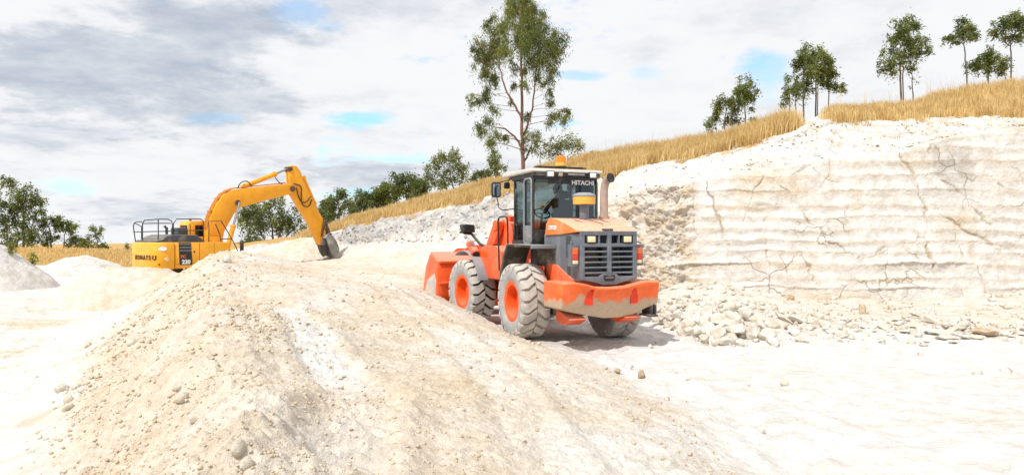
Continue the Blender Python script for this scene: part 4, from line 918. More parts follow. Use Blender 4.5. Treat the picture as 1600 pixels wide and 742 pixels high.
# cab on the far side
b = MB(); cx0, cx1, cy0, cy1 = .30, 1.95, .42, 1.32
b.box((cx0, cy0, 1.9), (cx1, cy1, 2.35)); b.prism([(cx0, 3.06), (cx0+.1, 3.26), (cx1-.35, 3.28), (cx1-.1, 3.2), (cx1, 3.06)], cy0, cy1)
for x, y in ((cx0+.05, cy0+.05), (cx0+.05, cy1-.05), (cx1-.05, cy0+.05), (cx1-.05, cy1-.05), (cx0+.62, cy1-.05)): b.box((x-.05, y-.05, 2.3), (x+.05, y+.05, 3.1))
b.box((.42, cy0-.006, 2.3), (.62, cy0+.06, 3.1)); ec = b.build('cab', M['yellow'], exc, bevel=.02)
for nm, bx_ in (('side_window', ((cx0+.1, cy0+.02, 2.35), (cx1-.1, cy0+.03, 3.06))), ('rear_window', ((cx0+.02, cy0+.1, 2.35), (cx0+.03, cy1-.1, 3.06))), ('windscreen', ((cx1-.04, cy0+.1, 2.3), (cx1-.03, cy1-.1, 3.06))), ('door_window', ((cx0+.1, cy1-.03, 2.35), (cx1-.1, cy1-.02, 3.06)))):
    b = MB(); b.box(*bx_); b.build(nm, M['glassd'], ec)
b = MB(); b.box((.65, .6, 1.95), (1.15, 1.1, 2.45)); b.box((.6, .6, 2.4), (.75, 1.1, 3.0)); b.build('seat', M['cabdark'], ec, bevel=.04)
b = MB(); b.box((-.15, .45, 2.35), (.28, 1.2, 2.95)); b.box((-.45, .5, 2.3), (-.15, 1.15, 2.6)); b.build('air_cleaner_box', M['hoodk'], exc, bevel=.05)
b = MB(); b.tube([(.55, .75, 3.27), (.55, .75, 3.36)], .06, 10); b.build('beacon', plain('beacon_dim', (.25, .04, .03), .3), exc)
b = MB(); b.tube([(-.75, .2, 2.6), (-.75, .2, 2.95)], .06, 12); b.tube([(-.75, .2, 2.9), (-.85, .2, 3.02)], .05, 12); b.build('exhaust_pipe', M['darkm'], exc)
# hand rails
def rails(lst, r=.022):
    b = MB()
    for p in lst: b.tube(p, r, 6)
    return b.build('handrail', M['rail'], exc)
y = -1.18
xr = -1.74
rails([[(xr+.1, 1.2, 2.31), (xr, 1.18, 3.0), (xr, 1.1, 3.12), (xr, .9, 3.18), (xr, .3, 3.18)], [(xr+.35, 1.2, 2.75), (xr, 1.19, 2.75), (xr, .3, 2.75)], [(xr+.35, 1.2, 2.31), (xr+.35, 1.2, 3.0), (xr, 1.1, 3.14)]])
rails([[(xr, .25, 2.31), (xr, .25, 3.1), (xr, .05, 3.24), (xr, -.95, 3.26), (xr+.12, y, 3.27), (-1.3, y, 3.27), (-1.16, y, 3.2), (-1.13, y, 3.08), (-1.12, y, 2.32)], [(xr, .25, 2.75), (xr, -1.0, 2.76), (xr+.12, y, 2.76), (-1.13, y, 2.78)], [(xr, .2, 3.1), (xr, -.9, 3.1), (xr+.1, y, 3.1), (-1.2, y, 3.1)], [(xr+.06, y+.05, 2.31), (xr+.06, y+.05, 3.24)]])
rails([[(-1.08, y, 2.32), (-1.08, y, 3.10), (-.95, y, 3.29), (.08, y, 3.31), (.20, y, 3.22), (.22, y, 2.32)], [(-1.08, y, 2.80), (.22, y, 2.82)]])
rails([[(.45, y, 2.31), (.45, y, 3.22), (1.0, y, 3.25), (1.32, y, 2.76), (1.62, y, 2.25), (1.85, y, 1.78)], [(.75, y, 3.1), (.95, y, 2.65), (1.0, y, 2.31)], [(1.0, y, 2.44), (1.52, y, 2.45)]])
b = MB(); b.tube([(1.75, y, 1.75), (1.95, y-.05, 1.95), (1.97, y-.05, 2.3)], .02, 6); b.box((1.92, y-.16, 1.92), (2.0, y+.06, 2.26)); b.build('wing_mirror', M['black'], exc, bevel=.02)
# boom, arm, cylinders, bucket
bp = [(.94, 2.25), (.88, 2.75), (1.0, 3.35), (1.25, 3.95), (1.60, 4.45), (2.13, 4.72), (2.67, 4.82), (3.89, 5.0), (5.12, 5.20), (5.36, 5.12), (5.38, 4.92), (5.18, 4.68), (3.59, 4.25), (2.41, 3.89), (2.13, 3.60), (1.7, 2.86), (1.42, 2.25), (1.2, 2.12)]
b = MB(); b.prism(bp, -.24, .24); bo = b.build('boom', M['yellowb'], exc, bevel=.02)
b = MB(); b.box((.7, -.38, 1.85), (1.5, -.26, 2.55)); b.box((.7, .26, 1.85), (1.5, .38, 2.55)); b.lathe([(0, -.42), (.12, -.42), (.12, .42), (0, .42)], (1.15, 0, 2.32), (0, 1, 0), 14); b.build('boom_bracket', M['yellowb'], exc, bevel=.02)
b = MB()
for yy, dz in ((-.12, .05), (-.02, .05), (.08, .05)):
    b.tube([(.86, yy, 2.9), (.95, yy, 3.45), (1.25, yy, 4.05), (1.58, yy, 4.52), (2.1, yy, 4.79), (2.7, yy, 4.88)], .028, 6)
    for q in ((1.08, 3.7), (1.42, 4.28), (1.85, 4.65)): b.box((q[0]-.06, yy-.05, q[1]-.03), (q[0]+.03, yy+.05, q[1]+.05))
b.tube([(2.7, -.1, 4.88), (3.9, -.1, 5.06), (4.9, -.1, 5.22)], .03, 6)
b.build('hydraulic_pipe', paint('pipe_rusty_yellow', (.62, .24, .02), .5, .7, .3, 6., dustcol=(.20, .08, .03)), bo)
for p_ in ((2.30, 4.12, .13), (5.2, 4.93, .14), (1.15, 2.32, .16)):
    b = MB(); b.lathe([(0, -.30), (p_[2], -.30), (p_[2], .30), (0, .30)], (p_[0], 0, p_[1]), (0, 1, 0), 14); b.build('pivot_pin', M['rustm'], bo)
ap = [(5.04, 5.90), (5.10, 6.05), (5.24, 6.10), (5.50, 6.08), (5.70, 5.85), (5.87, 5.45), (6.25, 4.76), (6.80, 3.80), (7.02, 3.55), (7.22, 2.74), (7.15, 2.30), (6.98, 2.12), (6.82, 2.20), (6.25, 3.25), (5.62, 4.09), (5.22, 4.68), (5.10, 5.3)]
b = MB(); b.prism(ap, -.17, .17); ar = b.build('arm', M['yellowb'], exc, bevel=.02)
b = MB(); b.lathe([(0, -.22), (.1, -.22), (.1, .22), (0, .22)], (5.14, 0, 5.92), (0, 1, 0), 12); b.box((5.02, -.19, 5.78), (5.1, .19, 6.02)); b.build('pivot_pin', M['rustm'], ar)
def ram(a, b_, frac, y, r, nm, rodmat):
    a = Vector((a[0], y, a[1])); c = Vector((b_[0], y, b_[1])); mid = a.lerp(c, frac)
    q = MB(); q.tube([a, mid], r, 14); q.tube([mid-(c-a).normalized()*.1, mid], r*1.2, 14); q.lathe([(0, -.1), (r*1.1, -.1), (r*1.1, .1), (0, .1)], a, (0, 1, 0), 12); o = q.build(nm, M['yellowb'], exc)
    q = MB(); q.tube([mid, c], r*.5, 10); q.build('rod', rodmat, o)
ram((2.75, 4.92), (5.12, 5.94), .70, 0, .115, 'arm_cylinder', M['steel'])
for y_ in (-.46, .46): ram((1.66, 1.92), (2.28, 4.14), .52, y_, .11, 'boom_cylinder', M['steel'])
ram((5.98, 5.55), (7.12, 3.38), .62, 0, .085, 'bucket_cylinder', M['steel'])
b = MB(); b.tube(soft([(3.05, -.16, 4.95), (2.8, -.22, 5.2), (2.45, -.2, 5.08), (2.35, -.15, 4.8)]), .026, 8); b.build('hose', M['black'], bo); b = MB(); b.tube(soft([(4.3, -.14, 5.45), (4.55, -.14, 5.15), (4.95, -.16, 5.08), (5.35, -.22, 5.18)]), .024, 8); b.build('hose', M['black'], bo)
b = MB(); b.tube(soft([(5.35, -.22, 5.18), (5.75, -.24, 5.1), (5.68, -.26, 4.6), (5.75, -.24, 4.1), (6.2, -.22, 4.05), (6.35, -.19, 4.45)]), .026, 8); b.build('hose', M['black'], ar); b = MB(); b.tube(soft([(5.45, -.22, 5.0), (5.58, -.24, 4.4), (5.95, -.22, 4.2), (6.3, -.19, 4.6)]), .024, 8); b.build('hose', M['black'], ar)
b = MB()
for yy in (-.20, .20): b.prism([(6.90, 2.55), (7.0, 2.62), (7.24, 3.36), (7.14, 3.44), (7.04, 3.34)], yy-.03, yy+.03); b.prism([(7.16, 3.40), (7.26, 3.36), (7.52, 2.72), (7.44, 2.62), (7.34, 2.68)], yy*.7-.04, yy*.7+.04)
b.lathe([(0, -.26), (.07, -.26), (.07, .26), (0, .26)], (7.18, 0, 3.38), (0, 1, 0), 12); b.lathe([(0, -.26), (.07, -.26), (.07, .26), (0, .26)], (7.46, 0, 2.67), (0, 1, 0), 12); b.build('bucket_link', M['rustm'], exc, bevel=.01)
bk = [(6.95, 2.30), (7.15, 2.62), (7.45, 2.70), (7.80, 2.40), (8.02, 1.95), (8.02, 1.55), (7.80, 1.25), (7.62, 1.30)]
b = MB(); path = [(7.0, 2.45), (7.12, 2.62), (7.38, 2.58), (7.62, 2.30), (7.78, 1.95), (7.80, 1.60), (7.68, 1.22)]
b.sheet(path, -.5, .5, .04)
for yy in (-.5, .5): b.prism([(7.0, 2.45), (7.12, 2.62), (7.38, 2.58), (7.62, 2.30), (7.78, 1.95), (7.80, 1.60), (7.68, 1.22), (7.28, 1.75)], yy-.02, yy+.02)
for yy in (-.22, .22): b.prism([(6.86, 2.18), (7.0, 2.08), (7.3, 2.3), (7.5, 2.75), (7.42, 2.78), (7.1, 2.6)], yy-.025, yy+.025)
M['bktgrey'] = paint('dusty_bucket_grey', (.20, .195, .19), .6, .9, .6, 3., metal=.2, dustcol=(.48, .46, .43))
bu = b.build('bucket', M['bktgrey'], exc, bevel=.01)
for k in range(5):
    q = MB(); yy = -.44+.22*k; q.prism([(7.74, 1.26), (7.64, 1.22), (7.50, 1.02), (7.54, 1.0)], yy-.05, yy+.05); q.build('tooth', M['bktgrey'], bu)
# ------------------------------------------------------------------ trees, shrubs, dry grass
M['bark'] = plain('gum_bark_red', (.20, .105, .07), .85); M['barkg'] = plain('gum_bark_grey', (.13, .105, .085), .9); M['twig'] = plain('dry_twig', (.10, .06, .04), .9)
M['leafbig'] = leaf_mat('gum_leaves_olive', (.07, .095, .024), (.20, .225, .06), (.40, .36, .11))
M['leafdark'] = leaf_mat('gum_leaves_dark', (.07, .098, .03), (.19, .225, .065), (.38, .36, .11))
M['leaflight'] = leaf_mat('gum_leaves_pale', (.085, .11, .028), (.23, .25, .06), (.40, .38, .11))
M['leafhaze'] = leaf_mat('gum_leaves_mid', (.06, .085, .032), (.15, .185, .06), (.27, .28, .10))
def leaves(centres, radii, n, L, w, droop=.55, tint0=0.):
    """drooping leaf blades scattered through ellipsoidal tufts: arrays for mesh_np"""
    centres = np.asarray(centres); radii = np.asarray(radii)
    vol = radii[:, 0]*radii[:, 2]; pk = RNG.choice(len(centres), n, p=vol/vol.sum())
    # each tuft breaks into smaller sprays so that gaps open between them
    ns = 7; spray = RNG.normal(size=(len(centres), ns, 3)); spray /= np.linalg.norm(spray, axis=2)[..., None]; spray *= (RNG.random((len(centres), ns, 1))**.5)
    sp = spray[pk, RNG.integers(0, ns, n)]; jit = RNG.normal(size=(n, 3))*np.array([.14, .14, .22])
    rel = sp*.82+jit; loose = RNG.random(n) < .34; rel[loose] = rel[loose]*1.35; rel[loose, 2] -= RNG.exponential(.30, loose.sum()); P_ = centres[pk]+rel*radii[pk]
    d = RNG.normal(size=(n, 3)); d /= np.linalg.norm(d, axis=1)[:, None]; d[:, 2] = d[:, 2]*.6-droop; d /= np.linalg.norm(d, axis=1)[:, None]
    s = np.cross(d, RNG.normal(size=(n, 3))); s /= np.linalg.norm(s, axis=1)[:, None]
    l_ = (L*(.6+.8*RNG.random(n)))[:, None]; ww = (w*(.6+.8*RNG.random(n)))[:, None]; b_ = np.cross(d, s)*ww*.25
    V = np.stack([P_, P_+d*l_*.45+s*ww*.5+b_, P_+d*l_, P_+d*l_*.45-s*ww*.5+b_], 1).reshape(-1, 3)
    F = np.arange(4*n).reshape(n, 4)
    tint = np.clip(RNG.normal(.42, .2, n)+.28*(RNG.random(len(centres))-.5)[pk]*2+tint0, 0, 1)
    return V, F, np.repeat(tint, 4)
def limb(mb, a, b, r0, r1, sag=.12, n=6):
    a = Vector(a); b = Vector(b); pts = []; off = Vector((random.uniform(-1, 1), random.uniform(-1, 1), random.uniform(-.3, .6)))*(b-a).length*sag
    for i in range(n+1):
        t = i/n; pts.append(a.lerp(b, t)+off*math.sin(math.pi*t))
    mb.tube(pts, [r0+(r1-r0)*(i/n) for i in range(n+1)], 7, cap=False)
def tree(name, label, cat, group, d, stems, tufts, n, L, w, r=.10, leaf='leafdark', bark='barkg', droop=.55, spread=.7, tint0=0., deep=1.0, base=None):
    """stems: lists of (column, row) in the view's measure, foot first; tufts: (column, row, radius); all at distance d, with depth spread round it"""
    foot = px_at(stems[0][0][0], stems[0][0][1], d); gz = drop(foot.x, foot.y) if base is None else foot.z
    root = empty(name, (foot.x, foot.y, gz), 0, label, cat, group); o = root.location.copy()
    tb = MB(); nodes = []
    for si, st in enumerate(stems):
        pts = [px_at(x, y, d) for x, y in st]
        dy = 0 if si == 0 else random.uniform(-.5, .5)*deep
        for p in pts: p.y += dy*1.0
        if base is None and (si == 0 or st[0][1] >= stems[0][0][1]-4): pts[0].z = drop(pts[0].x, pts[0].y)-.15
        fine = []
        for i in range(len(pts)-1):
            for k in range(4): fine.append(pts[i].lerp(pts[i+1], k/4)+Vector((random.gauss(0, .02), random.gauss(0, .02), 0)))
        fine.append(pts[-1]); fine = [p-o for p in fine]; m_ = len(fine); rs = r*(1 if si == 0 else .55)
        rs *= .72; tb.tube(fine, [rs*(1-.8*i/(m_-1))+.012 for i in range(m_)], 8, cap=False); nodes += [(p, rs*(1-.8*i/(m_-1))) for i, p in enumerate(fine)][2:]
    cs = []; rd = []
    for x, y, rp in tufts:
        rm = rp/FPX*d; c = px_at(x, y, d+random.uniform(-1, 1)*spread*deep)-o; cs.append(c); rd.append((rm*1.22, rm*1.22, rm*1.12))
        below_ = [(p, q) for p, q in nodes if p.z < c.z-.2*rm] or nodes
        p, q = min(below_, key=lambda t: (t[0]-c).length+.6*abs(t[0].z-(c.z-.8*rm))); limb(tb, p, c+Vector((0, 0, .2*rm)), max(.011, q*.32), .006)
        for _ in range(3): limb(tb, c.lerp(p, .25), c+Vector((random.uniform(-1, 1)*rm, random.uniform(-1, 1)*rm, random.uniform(-.4, .9)*rm)), .012, .004, n=3)
    t = tb.build('trunk', M[bark], root)
    V, F, ti = leaves(cs, rd, int(n*.5), L, w, droop, tint0)
    mesh_np('crown', V, F, None, M[leaf], root, attrs={'tint': ti})
    return root
def tf(lst, ox, oy, s): return [(ox+x/s, oy+y/s, r_/s) for x, y, r_ in lst]
# tall gum behind the loader
big = tf([(300, -10, 50), (300, 25, 58), (255, 40, 40), (350, 30, 45), (262, 95, 62), (345, 105, 62), (205, 110, 48), (165, 95, 26), (200, 175, 60), (160, 185, 52), (118, 200, 30), (130, 262, 42), (165, 250, 45), (182, 318, 40), (150, 300, 26), (292, 178, 62), (245, 215, 40), (330, 205, 50), (382, 195, 72), (425, 130, 42), (440, 185, 55), (455, 225, 40), (415, 262, 48), (355, 250, 40), (440, 290, 24), (425, 330, 26), (172, 392, 36), (180, 445, 26), (110, 412, 30), (95, 400, 18), (155, 515, 38), (140, 550, 24), (190, 560, 36), (240, 562, 26), (175, 590, 20),
          (420, 385, 22), (430, 425, 24), (430, 480, 30), (475, 478, 34), (490, 465, 22), (418, 510, 16), (345, 555, 36), (365, 590, 24), (340, 615, 26), (325, 480, 24), (272, 350, 20), (260, 420, 16), (318, 350, 26), (365, 320, 26), (395, 345, 16), (330, 140, 50), (295, 60, 50), (370, 70, 40), (275, 270, 30), (320, 290, 26), (455, 605, 14)], 700, 0, 2.65)
tree('gum_tree', 'tall open gum tree with a reddish trunk rising right behind the loader cab', 'gum tree', None, 36,
     [tf([(310, 745, 0), (309, 620, 0), (306, 480, 0), (306, 330, 0), (300, 180, 0), (300, 20, 0)], 700, 0, 2.65), tf([(306, 495, 0), (270, 430, 0), (240, 375, 0), (215, 290, 0), (205, 190, 0)], 700, 0, 2.65), tf([(312, 560, 0), (335, 500, 0), (352, 440, 0), (362, 320, 0), (375, 200, 0)], 700, 0, 2.65), tf([(308, 610, 0), (275, 560, 0), (235, 528, 0), (185, 520, 0)], 700, 0, 2.65)] if False else
     [[(p[0], p[1]) for p in tf(q, 700, 0, 2.65)] for q in ([(310, 745, 0), (309, 620, 0), (306, 480, 0), (306, 330, 0), (300, 180, 0), (300, 20, 0)], [(306, 495, 0), (270, 430, 0), (240, 375, 0), (215, 290, 0), (205, 190, 0)], [(312, 560, 0), (335, 500, 0), (352, 440, 0), (362, 320, 0), (375, 200, 0)], [(308, 610, 0), (275, 560, 0), (235, 528, 0), (185, 520, 0)], [(308, 680, 0), (330, 640, 0), (350, 590, 0)])],
     big, 72000, .16, .034, r=.13, leaf='leafbig', bark='bark', droop=.95, spread=1.5)
# trees along the crest of the hill on the right; measures from an enlargement of that part of the view
def T2(l): return [(1080+x/2.854, y/2.854) for x, y in l]
def C2(l): return [(1080+x/2.854, y/2.854, r_/2.854) for x, y, r_ in l]
G = 'gum trees along the crest of the cut'
tree('gum_tree', 'bushy low gum with crown reaching its foot, lowest on the grassy crest', 'gum tree', G, 44, [T2([(150, 610), (150, 540), (160, 450)]), T2([(172, 610), (180, 520), (190, 440)]), T2([(135, 610), (120, 560), (105, 520)])], C2([(150, 450, 34), (190, 490, 40), (120, 470, 30), (95, 540, 28), (75, 555, 18), (110, 500, 30), (215, 450, 26), (170, 540, 24), (205, 530, 26), (190, 440, 26), (85, 590, 14)]), 5200, .20, .06, r=.05, leaf='leafbig')
tree('gum_tree', 'slim gum with a round tuft of crown, beside the bushy low gum', 'gum tree', G, 45, [T2([(242, 605), (240, 520), (240, 440), (242, 370)])], C2([(235, 375, 36), (262, 410, 34), (215, 400, 28), (275, 440, 22), (245, 430, 30), (272, 530, 18), (285, 535, 12), (270, 480, 14), (205, 410, 22)]), 4200, .20, .06, r=.06)
tree('gum_tree', 'gum with low left foliage and a pointed top beside the gap in the crest grass', 'gum tree', G, 43, [T2([(505, 540), (502, 450), (500, 330), (505, 220)]), T2([(455, 540), (452, 460), (450, 400)]), T2([(472, 540), (470, 450), (468, 390)])], C2([(508, 215, 26), (485, 250, 34), (520, 260, 34), (480, 290, 34), (515, 310, 40), (460, 360, 34), (440, 390, 36), (475, 400, 36), (500, 370, 36), (420, 430, 26), (410, 460, 16), (520, 400, 22), (545, 330, 24)]), 6800, .20, .06, r=.07)
tree('gum_tree', 'straight twin-stemmed gum in the clump at the gap in the crest grass', 'gum tree', G, 43.5, [T2([(555, 530), (556, 420), (558, 330), (570, 230)]), T2([(568, 530), (568, 400), (575, 300)])], C2([(570, 230, 34), (595, 250, 32), (550, 260, 34), (585, 290, 34), (605, 275, 24), (560, 320, 32), (615, 265, 16), (580, 340, 26)]), 5200, .20, .06, r=.07)
tree('gum_tree', 'thin gum with sagging branches to its right, last of the clump at the gap', 'gum tree', G, 44.5, [T2([(610, 520), (612, 420), (615, 330)])], C2([(620, 310, 30), (605, 335, 30), (635, 325, 22), (640, 380, 20), (665, 385, 22), (680, 402, 12), (610, 380, 18), (590, 360, 22)]), 3600, .20, .06, r=.05)
tree('gum_tree', 'full dark gum on two close trunks above the tall crest grass', 'gum tree', G, 42, [T2([(938, 460), (932, 370), (930, 290), (935, 200)]), T2([(952, 450), (950, 350), (948, 260), (960, 130)])], C2([(950, 105, 40), (985, 110, 34), (925, 140, 38), (960, 165, 50), (1000, 125, 24), (910, 190, 42), (950, 220, 50), (890, 230, 36), (920, 260, 44), (970, 260, 34), (870, 290, 30), (850, 310, 20), (900, 320, 24), (1010, 180, 28), (1045, 180, 24), (1050, 215, 26), (1030, 235, 22), (1070, 235, 12), (990, 215, 24), (980, 300, 22), (845, 280, 18)]), 9500, .20, .06, r=.08)
tree('gum_sapling', 'bare thin sapling beside the full dark gum', 'sapling', None, 42.5, [T2([(983, 440), (986, 370), (985, 320)])], C2([(985, 310, 12), (990, 350, 8), (1010, 368, 6), (975, 385, 6)]), 220, .16, .05, r=.03)
tree('gum_tree', 'tall bare-stemmed gum with a small flat crown on the upper crest', 'gum tree', G, 44, [T2([(1228, 385), (1224, 290), (1218, 200), (1222, 130)])], C2([(1215, 100, 30), (1230, 130, 32), (1255, 130, 22), (1265, 160, 20), (1200, 150, 24), (1165, 165, 22), (1135, 180, 16), (1180, 185, 16), (1275, 155, 10), (1240, 165, 18), (1130, 170, 10)]), 3800, .20, .06, r=.06)
tree('gum_tree', 'low umbrella-shaped gum between two taller ones on the upper crest', 'gum tree', G, 46, [T2([(1325, 360), (1325, 320), (1325, 270)]), T2([(1325, 330), (1290, 300), (1275, 280)]), T2([(1325, 330), (1360, 300), (1375, 275)])], C2([(1325, 245, 34), (1290, 265, 32), (1360, 255, 32), (1265, 285, 28), (1245, 310, 18), (1390, 275, 26), (1405, 295, 16), (1320, 290, 34), (1360, 300, 26), (1295, 310, 22), (1385, 320, 16)]), 5600, .20, .06, r=.07)
tree('gum_tree', 'gum with a crooked stem and spreading crown, highest on the crest', 'gum tree', G, 43, [T2([(1430, 340), (1428, 260), (1424, 205), (1432, 140)]), T2([(1424, 205), (1400, 180), (1385, 150)]), T2([(1424, 205), (1455, 165), (1470, 130)])], C2([(1420, 80, 34), (1450, 80, 32), (1390, 100, 30), (1370, 130, 26), (1345, 145, 18), (1470, 110, 34), (1480, 150, 26), (1420, 120, 32), (1400, 160, 22), (1440, 170, 22), (1500, 120, 28), (1465, 180, 18), (1345, 110, 14)]), 5200, .20, .06, r=.06)
# trees behind the slope in the middle
def cloud_tufts(x0, x1, y0, y1, n, r0, r1):
    return [(random.uniform(x0, x1), random.uniform(y0, y1), random.uniform(r0, r1)) for _ in range(n)]
def crown(cx_, cy_, rx_, ry_, n, r0, r1):
    o = []
    for _ in range(n):
        a = random.uniform(0, 6.283); q = math.sqrt(random.random()); o.append((cx_+rx_*q*math.cos(a), cy_+ry_*q*math.sin(a), random.uniform(r0, r1)))
    return o
def T5(l): return [(500+x/2.853, 200+y/2.853) for x, y in l]
def C5(l): return [(500+x/2.853, 200+y/2.853, r_/2.853) for x, y, r_ in l]
tree('gum_tree', 'pale yellow-green open gum standing above the grey bank', 'gum tree', None, 46, [T5([(600, 300), (590, 240), (575, 180)]), T5([(585, 290), (545, 220), (500, 190)]), T5([(600, 290), (630, 230), (640, 190)])], C5([(560, 135, 40), (600, 140, 36), (530, 165, 36), (490, 170, 30), (580, 190, 46), (620, 180, 36), (640, 200, 26), (540, 215, 34), (480, 220, 30), (500, 245, 24), (610, 230, 34), (650, 240, 24), (560, 250, 26), (470, 200, 18), (590, 115, 30), (545, 125, 26), (610, 110, 20), (510, 145, 22), (640, 165, 24), (530, 240, 26)]), 7600, .17, .06, r=.06, leaf='leaflight')
tree('gum_tree', 'small mid-green gum between the pale gum and the tall red-trunked gum', 'gum tree', None, 47, [T5([(715, 262), (715, 230), (715, 200)])], C5([(700, 205, 28), (735, 195, 30), (720, 225, 30), (750, 220, 20), (690, 225, 18)]), 2800, .17, .06, r=.05, leaf='leafhaze')
tree('gum_tree', 'slender dark gum just left of the tall red-trunked gum', 'gum tree', None, 45, [T5([(785, 250), (785, 190), (780, 120)])], C5([(775, 110, 22), (770, 140, 26), (795, 150, 30), (775, 180, 30), (810, 180, 26), (790, 210, 26), (760, 160, 16)]), 3000, .17, .055, r=.05)
tree('gum_tree', 'pale gum half hidden behind the loader cab roof', 'gum tree', None, 46, [[(876, 262), (876, 245), (876, 228)], [(845, 262), (843, 245), (845, 230)]], crown(882, 234, 30, 18, 15, 9, 13)+crown(866, 222, 18, 10, 6, 7, 10)+[(855, 222, 8), (846, 240, 9), (862, 215, 7)], 3600, .17, .06, r=.05, leaf='leaflight')
for x, y, r_, lb in ((928, 240, 7, 'low green bush showing over the grass right of the exhaust'), (960, 238, 6, 'small round bush just showing over the crest grass')):
    tree('bush', lb, 'bush', None, 40, [[(x, y+8), (x, y)]], crown(x, y, 9, 3, 4, 4, r_), 500, .14, .05, r=.02, leaf='leafhaze')
GM = 'trees in the row behind the grassy slope'
row = [(655, 293, 9, 14, 'hazy upright bush nearest the pale gum in the row behind the slope', 'leafhaze', 50), (635, 286, 19, 22, 'round grey-green tree with the palest crown in the row behind the slope', 'leafhaze', 52), (608, 298, 18, 16, 'low olive tree left of the round grey-green one', 'leaflight', 54), (588, 311, 17, 16, 'dense green tree in the middle of the row behind the slope', 'leafhaze', 55),
       (562, 318, 21, 18, 'broad dark tree in the row behind the slope', 'leafhaze', 56), (530, 322, 23, 22, 'spreading gum with gaps, just right of the excavator arm', 'leafdark', 54), (508, 335, 14, 14, 'dark gum close behind the excavator arm', 'leafdark', 57)]
for x, y, rx_, ry_, lb, lf, d in row:
    tree('gum_tree', lb, 'tree', GM, d, [[(x, y+ry_+16), (x, y+6), (x-2, y-6)], [(x+3, y+ry_+16), (x+rx_*.5, y)]], crown(x, y, rx_, ry_, 15, 7, 11), 4600, .22, .08, r=.07, leaf=lf)
tree('gum_tree', 'large dark spreading gum under the excavator boom', 'gum tree', None, 58, [[(426, 392), (426, 360), (420, 325)], [(434, 392), (440, 350), (452, 325)], [(418, 392), (405, 355), (395, 340)], [(440, 388), (462, 352), (470, 340)]], crown(425, 335, 45, 22, 22, 11, 17)+crown(395, 360, 22, 18, 9, 9, 13)+crown(460, 355, 20, 18, 9, 9, 13)+[(440, 315, 12), (425, 312, 10), (380, 340, 10)], 12500, .24, .09, r=.12)
tree('bush', 'low dark bushes at the feet of the spreading gum behind the boom', 'bush', None, 56, [[(398, 390), (398, 380)]], crown(395, 380, 20, 6, 8, 6, 9), 1800, .2, .07, r=.03, leaf='leafhaze')
# trees left
def T3(l): return [(x/3.373, 250+y/3.373) for x, y in l]
def C3(l): return [(x/3.373, 250+y/3.373, r_/3.373) for x, y, r_ in l]
tree('gum_tree', 'big broad gum at the far left beyond the gravel heap', 'gum tree', None, 64, [T3([(125, 475), (125, 380), (120, 260), (140, 170)]), T3([(20, 475), (25, 380), (10, 280)]), T3([(70, 475), (80, 400), (60, 300)]), T3([(150, 475), (170, 380), (190, 300)])], C3([(140, 150, 36), (165, 190, 40), (120, 200, 46), (90, 180, 40), (190, 220, 40), (220, 205, 26), (150, 250, 50), (100, 260, 50), (60, 230, 44), (60, 120, 36), (40, 110, 26), (20, 130, 26), (20, 240, 44), (-20, 240, 60), (30, 300, 46), (80, 330, 46), (190, 280, 40), (225, 270, 28), (130, 320, 40), (150, 370, 46), (180, 380, 36), (110, 390, 36), (50, 390, 40), (10, 370, 40), (140, 420, 36), (190, 420, 30), (75, 430, 30), (20, 430, 40), (-40, 330, 60), (-60, 180, 50), (10, 90, 16)]), 14500, .26, .10, r=.14)
tree('gum_tree', 'flat-topped gum with many thin stems, beside the big broad gum', 'gum tree', None, 66, [T3([(270, 475), (270, 400), (255, 340)]), T3([(320, 475), (325, 400), (345, 340)]), T3([(245, 475), (235, 410), (225, 350)])], C3([(240, 320, 34), (270, 310, 30), (310, 320, 32), (345, 325, 30), (375, 350, 30), (395, 345, 18), (290, 345, 26), (225, 340, 24), (330, 360, 24), (370, 375, 22), (240, 390, 24), (270, 410, 22), (225, 440, 26), (300, 410, 18)]), 5200, .24, .09, r=.10)
tree('gum_tree', 'low dense gum under the flat-topped one, by the dry grass', 'gum tree', None, 65, [T3([(405, 475), (405, 440), (405, 420)])], C3([(390, 410, 28), (420, 420, 28), (450, 435, 26), (375, 430, 24), (410, 450, 26), (470, 455, 18), (360, 455, 16)]), 3200, .22, .08, r=.07, leaf='leafbig')
tree('gum_tree', 'thin airy gum standing alone at the end of the tree line', 'gum tree', None, 68, [T3([(520, 475), (510, 420), (500, 370)])], C3([(490, 360, 22), (515, 365, 22), (470, 400, 20), (510, 395, 20), (525, 385, 14), (485, 425, 12), (515, 450, 20), (550, 455, 20), (570, 465, 12), (540, 440, 12)]), 2000, .22, .08, r=.05)
tree('gum_sapling', 'tiny lone sapling on the far grass just left of the excavator', 'sapling', None, 66, [[(198, 395), (198, 384), (198, 378)]], [(198, 381, 2.8), (199, 386, 4), (196, 389, 3.4), (202, 389, 3)], 420, .16, .06, r=.05, leaf='leafhaze')
